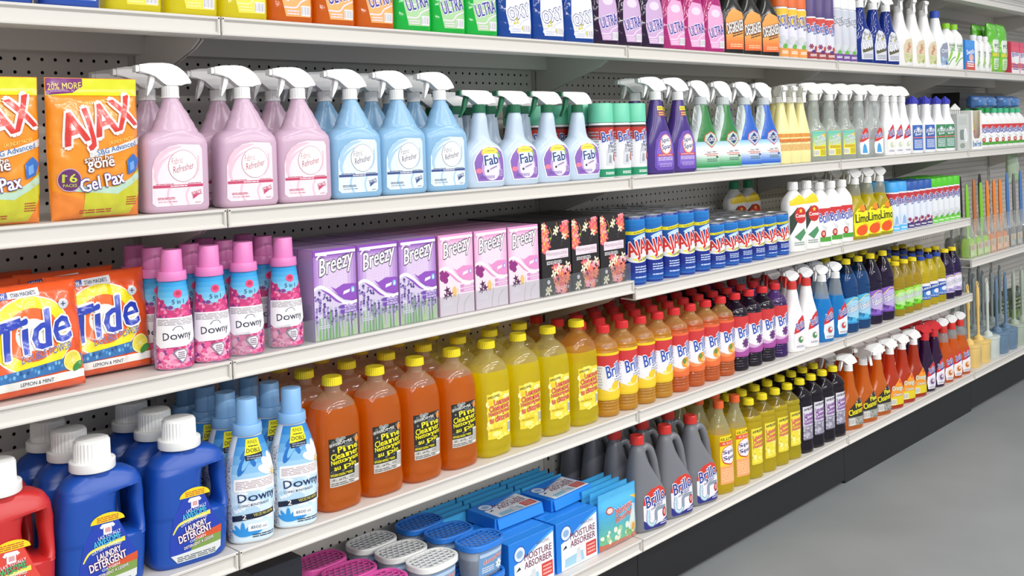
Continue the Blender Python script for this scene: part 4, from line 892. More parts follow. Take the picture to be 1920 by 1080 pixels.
# ---------- laundry jugs
def jug(col, labc, awc, scentc):
    """body with a real finger hole: outline with hole, puffed to thickness"""
    def prof(z):   # half widths (left, right) of the outline
        pts = [(0,-.066,.064),(.006,-.071,.070),(.05,-.073,.074),(.11,-.072,.077),(.150,-.069,.0765),(.180,-.063,.071),(.192,-.054,.064),(.200,-.040,.050),(.206,-.027,.020)]
        for a, b in zip(pts, pts[1:]):
            if z <= b[0]:
                t = (z-a[0])/(b[0]-a[0]); return a[1]+(b[1]-a[1])*t, a[2]+(b[2]-a[2])*t
        return pts[-1][1:]
    dz = .004; b = bmesh.new(); nz = int(.206/dz); D = .040
    def hole(z):   # x range of finger hole
        if not (.088 < z < .172): return None
        t = (z-.088)/.084; c = .040+.012*(1-t)-.004*math.sin(PI*t); hw = .0165*math.sqrt(max(0, 1-(2*t-1)**2))**.8
        return (c-hw, c+hw*.72)
    def depth(z): 
        d = D
        if z < .006: d = D-.004*(1-z/.006)
        if z > .165: d = D*(1-.42*((z-.165)/.041)**1.5)
        return d
    def ring_pts(x0, x1, d, z, n=3.2, k=28):
        cx, w = (x0+x1)/2, (x1-x0)/2; r = []
        for i in range(k):
            a = 2*PI*i/k; s, c = math.sin(a), -math.cos(a); r.append(b.verts.new((cx+w*sg(s)*abs(s)**(2/n), d*sg(c)*abs(c)**(2/n), z)))
        return r
    def strip(rs):
        for A, B in zip(rs, rs[1:]):
            for i in range(len(A)): j = (i+1) % len(A); b.faces.new((A[i], A[j], B[j], B[i]))
        b.faces.new(rs[0][::-1]); b.faces.new(rs[-1])
    main, grip = [], []
    for i in range(nz+1):
        z = i*dz; l, r = prof(z); h = hole(z); d = depth(z)
        if h: main.append(ring_pts(l, h[0], d, z)); 
        else: main.append(ring_pts(l, r, d, z))
        if .080 < z < .180:
            hh = h or ((.052, .052) if z < .1 else (.040, .040)); t = (z-.08)/.1; grip.append(ring_pts(max(hh[1], r-.024), r, d*(.50+.35*abs(2*t-1)**2), z, 2.4, 18))
    strip(main); strip(grip)
    ns = norm_secs([(.196,.033,.030),(.206,.029,.029),(.218,.027,.027)]); loft(b, ns, 36); 
    bod = fin(b, 'bottle', M(col, 'plastic', .33), angle=50)
    a = Art(); A_ = P; fm = lambda u, v, o: (u, -depth(v)*(1-min(.98, abs((u-.002-.0)/.0735))**3.2)**(1/3.2)-o-.0008, v)
    a.p([(-.045,.022),(-.034,.010),(.036,.010),(.050,.022),(.052,.052),(.034,.090),(.020,.122),(-.020,.122),(-.038,.090),(-.046,.05)], A_(labc), 1)
    a.p([(-.0,.052),(.052,.058),(.052,.048),(.05,.04),(-.0,.040)], A_('#d1552f'), 2).p([(-.0,.044),(.051,.044),(.050,.026),(-.01,.026)], A_('#7d9a4c'), 2).p([(-.045,.024),(.050,.030),(.049,.018),(.036,.010),(-.034,.010)], A_('#d9dcdb'), 3).lines(-.034, .012, .038, .020, 3, A_('#4c5560'), 4)
    a.e(.002, .122, .0285, .0155, A_('#f1d31f'), 4, 24, 0, 180).lines(-.016, .124, .020, .132, 3, A_('#c0562a'), 5)
    a.p([(-.008,.120),(-.012,.115),(-.008,.112),(-.006,.115),(-.006,.102),(.008,.102),(.008,.115),(.010,.112),(.014,.115),(.010,.120)], A_('#eceef2'), 5).rr(-.003, .105, .006, .113, .001, A_('#d8a0a0'), 6)
    a.t("LA'S TOTALLY", .004, .1005, .038, .0055, A_('#f3f5fa'), 6, rot=9, bold=.03).t('AWESOME', .0, .0915, .046, .011, A_(awc), 7, rot=9, bold=.07, out=.05, om=A_('#152a6c'))
    a.curve([(-.040,.062),(-.028,.078),(.0,.084),(.030,.087)], lambda t: .002+.006*t, A_(scentc), 6).t('OXYGEN POWERED', -.002, .0815, .050, .0055, A_('#f4f4f4'), 8, rot=9, bold=.03, arch=.003)
    a.t('LAUNDRY', .002, .0695, .040, .0105, A_('#f5f6fb'), 9, rot=10, bold=.07, out=.07, om=A_('#7a2340')).t('DETERGENT', .0, .0560, .062, .0135, A_('#f5f6fb'), 11, rot=10, bold=.07, out=.07, om=A_('#7a2340'))
    a.t('OXYGEN', .004, .0455, .030, .0045, A_('#f5f6fb'), 12, rot=10).t('DETERGENT A LESSIVE', .006, .0375, .056, .005, A_('#f5f6fb'), 12, rot=8, bold=.03, out=.05, om=A_('#8c3a2c'))
    return [('bottle', bod), ('label', a.build('label', fm, .005, .01)), ('cap', mtx(cap(.0295, .052, '#f4f4f2', 0, 0, 30, rim=(.0375, .0165)), -.006, 0, .206))]
K['jug_blue'] = jug('#164ba8', '#1f3fae', '#4fc3ea', '#e8e05a'); K['jug_red'] = jug('#c22a2a', '#dd4a3c', '#5cc06a', '#e8e05a')

# ---------- big cleaner bottles (pine, lemon)
def bigclean(liq, kind, clear='#f0d8b8', pine=True, lvl=.208):
    s = [(0,.043,.036,3),(.004,.049,.041,3),(.02,.051,.0425,3),(.05,.050,.042,3),(.075,.0505,.0425,3),(.15,.0515,.043,3),(.180,.0515,.0425,2.8),(.200,.0485,.040,2.6),(.216,.041,.035,2.4),(.228,.029,.026,2.1),(.236,.0185,.018,2),(.239,.0165,.0165,2),(.254,.0165,.0165,2)]
    ss = norm_secs(s, 4); out = []
    for q in ss:
        z = q[0]; r = 0
        if .006 < z < .045: r = .0009*math.sin(z/.0085*2*PI)
        if .135 < z < .18: r = .0006*math.sin(z/.0075*2*PI)
        out.append([z, q[1]+r, q[2]+r, q[3], q[4]])
    ss = out; q = sec_at(ss, lvl); lo, hi = [x for x in ss if x[0] < lvl], [x for x in ss if x[0] >= lvl]; ss = lo+[[lvl]+list(q)]+hi
    bm = bmesh.new(); loft(bm, ss, 44, level=lvl); bod = fin(bm, 'bottle', [M(liq, 'liquid'), M(clear, 'liquid', t=.75)], angle=60)
    a = Art(); u0, u1 = -.0, .058
    u0, u1 = -.012, .046
    if pine:
        a.r(u0, .052, u1, .150, P('#24231f'), 1).scatter(u0+.002, .12, u1-.002, .148, 20, .002, .005, [P('#8a8f8c'), P('#5b615f'), P('#b5b8b4')], 2, 2).e(.039, .140, .005, .007, P('#e08a3a'), 3)
        a.t("AWESOME", .010, .139, .036, .006, P('#e8e8e4'), 4, rot=6, bold=.03); Y = P('#efe31e')
        for i, (t, w_, x) in enumerate((('Pine', .030, .024), ('Cleaner', .048, .017), ('Nettoyant', .050, .018), ('au pin', .036, .018))): a.t(t, x, .1275-i*.0125, w_, .0125, Y, 4, rot=6, bold=.08)
        a.r(u0, .052, u1, .071, P('#c9c6c0'), 2).t('1.89 L - 64 FL OZ', .012, .066, .038, .005, P('#26262a'), 3).lines(u0+.003, .0545, .030, .060, 2, P('#5a5a5a'), 3).bar(.032, .054, .045, .088, P('#e4e2dc'), P('#333333'), 6).lines(u0+.002, .074, .028, .078, 2, Y, 3)
        a.scatter(u0+.002, .079, .03, .086, 14, .001, .003, [P('#6a6f6c'), P('#3d4240')], 2, 8)
    else:
        a.r(u0, .044, u1, .150, P('#f0d93a'), 1).scatter(u0+.002, .046, u1-.002, .148, 40, .003, .008, [P('#f6e76a'), P('#e8c92a'), P('#f9f0a0')], 2, 2)
        a.t("AWESOME", .006, .143, .030, .006, P('#4a4032'), 4, rot=6, bold=.03); R_ = P('#ee7b62')
        for i, (t, w_, x) in enumerate((('Lemon', .034, .026), ('Cleaner', .048, .019), ('Nettoyant', .050, .018), ('au citron', .046, .018))): a.t(t, x, .130-i*.0132, w_, .0125, R_, 5, rot=6, bold=.09, out=.06, om=P('#8c2f2a'))
        a.t('1.89L 64 fl.oz', .008, .066, .030, .005, P('#a07a1c'), 3).e(.012, .055, .010, .006, P('#f6ee8a'), 3).bar(.034, .052, .0455, .078, P('#f0efe6'), P('#333333'), 6)
    for q in a.polys: q[0][:] = [((x-.017)*.9-.004, z) for x, z in q[0]]
    return [('bottle', bod), ('label', a.build('label', wrap_map(ss, .043), .004, .012)), ('cap', cap(.0205, .017, '#ecd91c', .2505, 0, 30, top=.97))]
K['pine'] = bigclean('#f58612', 'pine'); K['lemon'] = bigclean('#ffee10', 'lemon', '#efe6a0', False, .200); K['lemon_end'] = bigclean('#ffee10', 'lemon', '#f0b45a', False, .190)

# ---------- slim all-purpose bottles (basics)
def basics(liq, mid, low, fruit, stripe=None, clear='#f0c47a', lvl=.185):
    ss = norm_secs([(0,.034),(.003,.0385),(.014,.0395),(.018,.0375),(.022,.0395),(.026,.0375),(.030,.0392),(.034,.0375),(.038,.039),(.042,.0365),(.046,.0395),(.100,.0405),(.140,.0405),(.172,.0405),(.176,.0385),(.180,.040),(.184,.0385),(.190,.0365),(.197,.031),(.200,.026),(.208,.0185),(.212,.0145),(.224,.0145)], 2)
    q = sec_at(ss, lvl); lo, hi = [x for x in ss if x[0] < lvl], [x for x in ss if x[0] >= lvl]; ss = lo+[[lvl]+list(q)]+hi
    bm = bmesh.new(); loft(bm, ss, 40, level=lvl); bod = fin(bm, 'bottle', [M(liq, 'liquid'), M(clear, 'liquid', t=.65)], angle=60); a = Art(); full = .0395*PI*.98
    a.r(-full, .055, full, .152, P('#f0eff4'), 1).r(-full, .136, full, .158, P('#cc3638'), 2)
    if stripe: a.r(-full, .152, full, .158, P(stripe), 3)
    a.p([(-full,.136),(full,.136),(full,.128),(.02,.126),(.0,.118),(-.03,.128),(-full,.131)], P('#cc3638'), 2)
    a.t('Brillo', .004, .119, .056, .028, P('#2b50b0'), 5, rot=14, shear=.12, bold=.08, out=.06, om=P('#ffffff')).p([(.024,.112),(.0265,.112),(.0285,.136),(.026,.1355)], P('#d2332e'), 6)
    a.p([(.006,.099),(.034,.106),(.034,.114),(.006,.107)], P('#2f4590'), 4).t('BASICS', .020, .1065, .024, .0045, P('#f0f2fa'), 5, rot=14).lines(.0, .090, .032, .097, 2, P('#9aa0b4'), 4)
    a.lines(-full*.95, .07, -.034, .125, 9, P('#c5c2cf'), 2, 4)
    a.r(-full, .048, full, .072, P(low), 3).curve([(-full,.070),(-.06,.076),(-.02,.066),(.02,.074),(.06,.066),(full,.072)], .009, P(mid), 4, 4).curve([(-.034,.078),(-.01,.070),(.03,.080)], .003, P('#f8f4f2'), 5, 4)
    if fruit == 'lemon': a.e(.004, .082, .012, .0095, P('#f0c926'), 6, rot=20).e(.015, .087, .004, .003, P('#f0c926'), 6).e(-.008, .074, .010, .004, P('#f7e26a'), 6)
    elif fruit == 'orange': a.e(.002, .084, .014, .013, P('#e69a32'), 6).e(-.003, .088, .007, .007, P('#6f8f42'), 7).e(.006, .080, .007, .006, P('#f2be62'), 7)
    else: a.flower(.002, .085, .0135, [P('#5e2f6e'), P('#7a4688')], 6, 8)
    a.e(.030, .078, .0055, .007, P('#b5302c'), 6)
    for q in a.polys: q[0][:] = [(x, .0445+(z-.048)*1.148) for x, z in q[0]]
    return [('bottle', bod), ('label', a.build('label', wrap_map(ss, .0405), .0045, [.05,.1,.14,.16])), ('cap', cap(.0178, .0195, '#d8292e', .2195, 0, 26))]
K['bas_lemon'] = basics('#ffc43a', '#f2d23a', '#f0cf2e', 'lemon', '#f0cf1e'); K['bas_orange'] = basics('#ff8a3a', '#ee9a5c', '#e8713a', 'orange', '#e8683c')
K['bas_dark'] = basics('#2a1638', '#d8b0d8', '#a94fa0', 'lav', clear='#33203c', lvl=.196); K['bas_violet'] = basics('#54228a', '#d8b0d8', '#a94fa0', 'lav', clear='#6e4a9c', lvl=.176)

# ---------- waisted multi-surface cleaner bottles
def fabu(liq, lab, lab2, h=.266, w=.041, capc='#f0da1e', word='#202c5c', clear=None, lvl=.8, style='F', capr=.0165, kind='liquid'):
    k = h/.266; s = [(0,w*.86),(.003*k,w*.96),(.03*k,w),(.10*k,w),(.125*k,w*.96),(.14*k,w*1.0),(.165*k,w*1.0),(.185*k,w*.93),(.205*k,w*.78),(.225*k,w*.55),(.238*k,.0165),(.244*k,.0145),(.256*k,.0145)]
    ss = norm_secs(s, 4); out = []
    for q in ss:
        r = .0012*math.sin(q[0]/(.0095*k)*2*PI) if .128*k < q[0] < .19*k else 0; out.append([q[0], q[1]+r, (q[2]+r)*.9, 2.3, 0])
    ss = out; lv = lvl*h; q = sec_at(ss, lv); lo, hi = [x for x in ss if x[0] < lv], [x for x in ss if x[0] >= lv]; ss = lo+[[lv]+list(q)]+hi
    bm = bmesh.new(); loft(bm, ss, 40, level=lv); bod = fin(bm, 'bottle', [M(liq, kind), M(clear or liq, 'liquid', t=.6)], angle=60); a = Art(); F = w*1.45; wm = wrap_map(ss, w)
    if style == 'F':
        a.p([(-F,.038*k),(F,.038*k),(F,.122*k),(.0,.132*k),(-F,.120*k)], P(lab), 1).scatter(-F+.005, .04*k, F-.005, .07*k, 36, .003, .008, [P(lab2), P(mixhex(lab, '#ffffff', .4)), P(mixhex(lab2, '#000000', .25))], 2, 3)
        a.e(.0, .088*k, w*1.05, .030*k, P(mixhex(lab2, '#ffffff', .55)), 3, rot=12).t('Fabuloso', .002, .092*k, w*1.45, .026*k, P('#f4f4fa'), 5, rot=20, shear=.2, bold=.05, out=.05, om=P(word))
        a.curve([(-w*.8,.10*k),(-.0,.125*k),(w*.8,.118*k)], .003, P('#e8d37a'), 4, 4).r(-F, .034*k, F, .040*k, P(lab2), 2)
    else:
        a.r(-F, .040*k, F, .120*k, P('#2452a8'), 1).p([(-F,.112*k),(F,.112*k),(F,.122*k),(0,.128*k),(-F,.122*k)], P('#e6e3ea'), 2).t('Lemon', .0, .103*k, w*1.3, .014*k, P('#f4f6fb'), 3, rot=8, bold=.06).rr(-w*.5, .058*k, w*.6, .082*k, .003, P('#4b83d0'), 3).lines(-w*.7, .046*k, w*.7, .055*k, 2, P('#bcd2f2'), 3).e(w*.2, .075*k, w*.4, .012*k, P('#dfe6ee'), 4)
    return [('bottle', bod), ('label', a.build('label', wm, .0045, .02)), ('cap', cap(capr, .019*k, capc, h-.019*k, 0, 26))]
K['fab_blue'] = fabu('#1c6ab4', '#4cb2e0', '#2f8fc8', clear='#173a5c'); K['fab_purple'] = fabu('#2f1650', '#8a5fc0', '#6f45ae', clear='#20152c')
K['fab_green'] = fabu('#e0c41e', '#7fd62e', '#5fc01c', h=.212, w=.036, clear='#c9b23a', lvl=.72); K['blue_lemon'] = fabu('#fae61a', '#2452a8', '#2452a8', h=.205, w=.036, capc='#2a4bb0', style='L', capr=.0155)
K['fab_small'] = fabu('#3b1c66', '#9a86c6', '#c9bfe0', h=.212, w=.038, clear='#2b1840')

# ---------- grey drain opener jug
def drain():
    b = bmesh.new(); ss = norm_secs([(0,.056,.033,3.4,0),(.004,.061,.036,3.4,0),(.02,.062,.037,3.4,0),(.09,.0615,.0365,3.2,0),(.115,.056,.035,2.8,-.003),(.14,.046,.032,2.6,-.010),(.17,.0345,.0285,2.4,-.018),(.195,.0265,.025,2.2,-.022),(.22,.0205,.0205,2,-.023),(.232,.0165,.0165,2,-.023),(.242,.0155,.0155,2,-.023)], 3)
    loft(b, ss, 40)
    path = smooth_path([(-.012,0,.212),(.002,0,.224),(.020,0,.216),(.033,0,.186),(.040,0,.150),(.0455,0,.118),(.040,0,.100)], 5)
    sweep(b, path, [.0115]*len(path), 14, flat=1.15); bod = fin(b, 'bottle', M('#74767d', 'plastic', .3), angle=50)
    a = Art(); a.p([(-.036,.014),(-.030,.008),(.050,.008),(.055,.014),(.055,.090),(.046,.108),(.024,.120),(-.006,.116),(-.026,.104),(-.036,.085)], P('#eceaf2'), 1)
    a.p([(-.036,.075),(-.036,.085),(-.026,.104),(-.006,.116),(.024,.120),(.046,.108),(.054,.092),(.054,.084),(.01,.078)], P('#cf3a2e'), 2).p([(.008,.080),(.054,.086),(.054,.092),(.02,.088)], P('#6d1f2c'), 3)
    a.t('Brillo', .006, .090, .072, .032, P('#2c3d94'), 6, rot=14, shear=.15, bold=.075, out=.06, om=P('#ffffff')).p([(.0,.066),(.046,.080),(.046,.089),(.0,.075)], P('#2c3d94'), 4).t('BASICS', .023, .0775, .036, .006, P('#f2f4fb'), 5, rot=16).t('DRAIN OPENER', .012, .066, .045, .005, P('#6a6f84'), 4, rot=14)
    a.p([(-.036,.014),(-.030,.008),(.050,.008),(.055,.014),(.055,.030),(.030,.022),(-.005,.014),(-.036,.034)], P('#2c2f86'), 3)
    a.curve([(-.020,.062),(-.022,.030),(-.008,.018),(.006,.028),(.008,.054),(.024,.060),(.046,.058)], .0105, P('#8f9cae'), 4).curve([(-.020,.062),(-.022,.030),(-.008,.018),(.006,.028)], .006, P('#bfe2f2'), 5).e(.040, .044, .0085, .013, P('#b12f2c'), 6).e(.040, .045, .005, .008, P('#e3a294'), 7).lines(.022, .014, .050, .022, 2, P('#d8d8f0'), 5)
    a.lines(-.030, .034, -.012, .05, 3, P('#c3cbe0'), 4)
    return [('bottle', bod), ('label', a.build('label', proj_map(ss), .0055, .012)), ('cap', cap(.0195, .024, '#d0322c', .238, -.023, 26))]
K['drain'] = drain()

# ---------- yellow sports-neck cleaner, square-shoulder cleaners
def sspic():
    ss = norm_secs([(0,.036,.026,3),(.004,.041,.030,3),(.05,.041,.030,3),(.12,.040,.0295,3),(.165,.038,.029,2.8),(.195,.031,.026,2.5),(.222,.021,.020,2.1),(.238,.0155,.0155,2),(.262,.0135,.0135,2)], 3)
    lv = .180; q = sec_at(ss, lv); ss = [x for x in ss if x[0] < lv]+[[lv]+list(q)]+[x for x in ss if x[0] >= lv]
    bm = bmesh.new(); loft(bm, ss, 40, level=lv); bod = fin(bm, 'bottle', [M('#ffe414', 'liquid'), M('#dcd8a8', 'clear')], angle=60); a = Art(); u0, u1 = -.016, .032
    a.r(u0, .030, u1, .175, P('#f0d320'), 1).r(u0, .030, u1, .085, P('#f5a76a'), 2).lines(u0+.004, .038, u1-.004, .075, 6, P('#f9c79c'), 3)
    a.t('KILLS 99%', .008, .166, .040, .008, P('#3a5a2a'), 3, bold=.04).r(u0, .146, u1, .159, P('#e0552c'), 2).t('KILLER', .010, .1525, .032, .007, P('#f6d9c9'), 3)
    a.e(.009, .116, .0195, .030, P('#c8402c'), 3).e(.009, .117, .0178, .0275, P('#efe6ee'), 4).t('Spic', .008, .126, .028, .014, P('#26306b'), 6, rot=8, bold=.06).t('Span', .010, .108, .030, .015, P('#26306b'), 6, rot=8, bold=.06)
    return [('bottle', bod), ('label', a.build('label', wrap_map(ss, .036), .004, .02)), ('cap', cap(.0162, .022, '#e2602a', .255, 0, 24))]
K['spic_y'] = sspic()
def sqclean(liq, lab, txt, out_, clear, cols, two=None):
    s = [(0,.032),(.003,.037),(.045,.037),(.055,.036),(.10,.037),(.17,.037),(.178,.0355),(.184,.037),(.192,.036),(.214,.020),(.220,.0148),(.230,.0148)]
    ss = norm_secs(s, 3); out = []
    for q in ss:
        r = .0008*math.sin(q[0]/.008*2*PI) if q[0] < .05 else 0; out.append([q[0], q[1]+r, q[2]*.95+r, 3.0 if q[0] < .21 else 2, 0])
    ss = out; lv = .196; q = sec_at(ss, lv); ss = [x for x in ss if x[0] < lv]+[[lv]+list(q)]+[x for x in ss if x[0] >= lv]
    bm = bmesh.new(); loft(bm, ss, 40, level=lv); bod = fin(bm, 'bottle', [M(liq, 'liquid'), M(clear, 'liquid', t=.7)], angle=60); a = Art(); u0, u1 = -.018, .034
    a.r(u0, .045, u1, .158, P(lab), 1).scatter(u0+.003, .05, u1-.003, .10, 26, .003, .007, [P(c) for c in cols], 2, 4)
    if two: a.r(u0, .045, u1, .092, P(two), 2).lines(u0+.003, .05, u1-.003, .088, 7, P('#a9a6b4'), 3)
    a.t("AWESOME", .004, .149, .034, .008, P('#3a3a40'), 4, rot=6, bold=.05)
    for i, t in enumerate(('Lavender' if two else 'Lemon', 'Cleaner', 'Nettoyant')): a.t(t, .009, .132-i*.015, .042, .0135, P(txt), 6, rot=7, bold=.08, out=.05, om=P(out_))
    return [('bottle', bod), ('label', a.build('label', wrap_map(ss, .037), .004, .02)), ('cap', cap(.0172, .0185, '#ecd91c', .2275, 0, 26))]
K['sq_yellow'] = sqclean('#f2de10', '#ecdc3e', '#ee8a6c', '#b0483a', '#a8983c', ['#f3e76e', '#dcc62c', '#f6efa0']); K['sq_purple'] = sqclean('#24122e', '#d9d6e2', '#a678bc', '#5f3a74', '#2a1a30', ['#c9c4d6'], '#77748a')

# ---------- 32 oz sprays on the bottom shelf
def pinespray(kind, yaw=0):
    a = Art()
    if kind == 'pine':
        a.p([(-.034,.016),(-.036,.045),(-.026,.078),(.010,.102),(.036,.118),(.042,.112),(.043,.016)], P('#2a2a24'), 1).scatter(-.015, .085, .038, .108, 14, .003, .006, [P('#a9ada8'), P('#6c726e')], 2, 3, inside=lambda x, z: z < .095+x*.5)
        a.t('Pine', .020, .088, .036, .017, P('#efe31e'), 3, rot=8, bold=.09).t('Cleaner', .003, .067, .070, .021, P('#efe31e'), 3, rot=8, bold=.09).r(-.035, .016, .043, .046, P('#9a9a94'), 2).scatter(-.033, .018, .041, .044, 40, .001, .003, [P('#5a5a55'), P('#c9c9c4')], 3, 5).bar(-.032, .018, -.004, .042, P('#e9e7e2'), P('#444444'), 5)
        liq = '#ff9426'
    else:
        a.p([(-.030,.016),(-.032,.050),(-.022,.078),(.020,.112),(.038,.120),(.042,.112),(.042,.016)], P('#f0962a'), 1).r(-.031, .016, .042, .048, P('#e2cc22'), 2).t('Orange', .008, .078, .058, .024, P('#f4f2e6'), 4, bold=.06, out=.05, om=P('#3f8a3c')).t('Cleaner', .008, .056, .050, .011, P('#f4f2e6'), 4, bold=.05, out=.05, om=P('#3f8a3c')).bar(-.027, .018, -.002, .040, P('#efeee6'), P('#444444'), 4).e(.026, .102, .008, .006, P('#e0561e'), 3)
        liq = '#f05a2a'
    return trig_bottle([(0,.046,.026,3.2),(.004,.051,.029,3.2),(.03,.052,.030,3.2),(.085,.050,.029,3),(.105,.043,.027,2.7),(.125,.033,.0245,2.4),(.145,.026,.0215,2.2),(.165,.022,.0195,2),(.185,.0195,.0185,2),(.205,.016,.0155,2),(.212,.0145,.0145,2)],
                       M(liq, 'liquid'), a, dict(style='A', head='#f3f3f2', cr=.0155, ch=.022, yaw=yaw))
K['pine_spray'] = pinespray('pine'); K['pine_spray_front'] = pinespray('pine', 85); K['orange_spray'] = pinespray('orange')

# ---------- Ajax style scouring powder cans
def scour(h):
    r = .0375; ss = norm_secs([(0,r*.97),(.002,r),(h-.004,r),(h-.002,r*.97)]); bm = bmesh.new(); loft(bm, ss, 44); bod = fin(bm, 'can', M('#1a2c8c', 'print', .22))
    b = bmesh.new(); loft(b, norm_secs([(h-.003,r*1.0),(h,r*1.01),(h+.0006,r*.97),(h-.0015,r*.93)]), 44); loft(b, norm_secs([(h-.0022,r*.5),(h-.0008,r*.48)]), 30); lid = fin(b, 'lid', M('#d9dbde', 'metal', .3))
    a = Art(); F = r*PI*.98; k = h/.19; kz = lambda z: h*z
    for i, c in enumerate(grad('#15489e', '#1f7fc8', 6)): a.r(-F, kz(.60+i*.065), F, kz(.60+(i+1)*.065), P(c, .22), 1)
    for i, c in enumerate(grad('#1f63b4', '#1a2885', 4)): a.r(-F, kz(.0+i*.06), F, kz((i+1)*.06), P(c, .22), 1)
    a.p([(-F,kz(.79)),(-.02,kz(.78)),(.02,kz(.815)),(F,kz(.80)),(F,kz(.75)),(.02,kz(.765)),(-.02,kz(.73)),(-F,kz(.74))], P('#e8de22'), 2).t('SCRATCH FREE', .004, kz(.772), .050, kz(.026), P('#6a5a1c'), 3, rot=8, bold=.05)
    a.e(.0, kz(.70), .024, kz(.03), P('#bcd9f2'), 2, rot=14).e(0, kz(.42), .046, kz(.095), P('#eef0f2'), 2, 30, rot=6).p([(-.03,kz(.38)),(.04,kz(.42)),(.036,kz(.36)),(-.01,kz(.33))], P('#ece35a'), 3)
    a.t('AJAX', .003, kz(.525), .088, kz(.27), P('#d42a26'), 5, rot=14, bold=.09, out=.09, om=P('#f4f1f0')).t('with BLEACH', .010, kz(.375), .042, kz(.035), P('#3a57a8'), 4, rot=8, bold=.05)
    a.lines(-.020, kz(.18), .024, kz(.27), 3, P('#b9cdf2'), 3).lines(-.020, kz(.10), .022, kz(.12), 1, P('#b9cdf2'), 3)
    a.lines(-F*.95, kz(.2), -.052, kz(.55), 8, P('#5f82cc'), 2).lines(.052, kz(.2), F*.95, kz(.55), 8, P('#5f82cc'), 2)
    return [('can', bod), ('label', a.build('label', wrap_map(ss, r), .0045)), ('lid', lid)]
K['ajax_tall'] = scour(.189); K['ajax_short'] = scour(.139)

# ---------- top shelf bottles
def dish(liq, lab, word='ULTRA', ink='#2f2f96', accent='#f6d8ec', kind='liquid', w=.050, extra=None, om='#f4ecfa'):
    ss = norm_secs([(0,w*.90,.027,3.4),(.004,w*.985,.031,3.4),(.03,w,.032,3.4),(.09,w*.97,.031,3.2),(.14,w*.86,.029,2.8),(.18,w*.62,.026,2.5),(.205,w*.36,.019,2.1),(.215,.0145,.0145,2),(.225,.0145,.0145,2)], 3)
    bm = bmesh.new(); loft(bm, ss, 40); bod = fin(bm, 'bottle', M(liq, kind, .08, t=.3) if kind == 'liquid' else M(liq, kind, .08), angle=60); a = Art(); x0, x1 = -w*.52, w*.80
    a.p([(x0+.008,.012),(x1-.003,.012),(x1,.03),(x1-.001,.11),(x1-.012,.140),(x0+.016,.145),(x0,.12),(x0-.003,.06)], P(lab), 1)
    a.curve([(x0,.062),(0,.058),(.012,.068),(x1,.088)], .003, P(accent), 2, 4).curve([(x0+.004,.030),(.004,.030),(.016,.042),(x1,.052)], .003, P(accent), 2, 4)
    a.t(word, .006, .064, w*1.18, .030, P(ink), 4, rot=15, bold=.07, out=.06, om=P(om)).lines(x0+.010, .016, .01, .024, 2, P(accent), 3).bar(w*.30, .014, w*.76, .034, P('#f1eff2'), P('#8a8794'), 4)
    a.e(.004, .118, .018, .012, P(mixhex(lab, '#ffffff', .5)), 2)
    if extra: a.scatter(x0+.004, .022, x1-.006, .050, 26, .003, .006, [P(extra), P('#e9ebf4')], 2, 3)
    return [('bottle', bod), ('label', a.build('label', proj_map(ss), .0055, .012)), ('cap', cap(.0165, .022, '#f1f1ef', .223))]
K['d_yellow'] = dish('#fff22a', '#f2dc4a', 'ULTRA', '#4a4a28', '#f7ef9a'); K['d_orange'] = dish('#f57a14', '#f0ab62'); K['d_green'] = dish('#20e058', '#a6cf9a')
K['d_blue'] = dish('#2a4fa8', '#3a64c0', 'ULTRA', '#dfe6f6', '#8fb0ea', kind='plastic'); K['d_oxy'] = dish('#1d5cc4', '#e3e4ef', 'OXY', '#fafbff', '#c9cde6', w=.056, extra='#c9c24a', om='#2a3a78')
K['d_purple'] = dish('#3a1f4a', '#c7a6cf'); K['d_pink'] = dish('#e0409e', '#e0a3cd')
def degrease():
    a = Art(); a.p([(-.034,.012),(.040,.012),(.042,.09),(.034,.108),(-.004,.118),(-.022,.108),(-.034,.09)], P('#f0a04c'), 1); stack(a, .003, .012, .074, .04, grad('#e8622a', '#f0a04c', 5), 2)
    a.p([(-.033,.050),(.041,.066),(.041,.092),(-.030,.076)], P('#3b3330'), 3).t('DEGREASER', .004, .071, .070, .027, P('#f6f4f0'), 5, rot=10, bold=.08, out=.05, om=P('#8a5a3a')).lines(-.01, .044, .034, .053, 2, P('#3b3330'), 4, 2, .2).lines(-.02, .018, .03, .026, 2, P('#f6c79a'), 4)
    for q in a.polys: q[0][:] = [(x, z*1.2) for x, z in q[0]]
    return trig_bottle([(0,.046,.027,3.2),(.004,.050,.030,3.2),(.125,.050,.030,3.2),(.150,.040,.027,2.6),(.175,.026,.022,2.2),(.195,.018,.018,2),(.210,.0155,.0155,2)], M('#1c1c1c', 'plastic', .15), a, dict(style='A', head='#f2f2f0', cr=.016, ch=.022))
K['degrease'] = degrease()
K['scrub'] = aerosol(.0300, .270, '#e06a2a', .10, '#f0c22a', '#e3e2ee', '#e59a4a', 'leaf', ink='#4a55a8', word='SCRUB', sub='FREE')
K['freshair'] = aerosol(.0320, .225, '#4e3a78', .075, '#d2423a', '#dfdfe9', '#9c3a3a', 'berry', ink='#2a55b0')
K['lavspray'] = aerosol(.0285, .232, '#ececee', .040, '#c9cdd8', '#cfd2dc', '#6a3f92', 'leaf', ink='#8a90a2', word='Scent', sub='AIR')
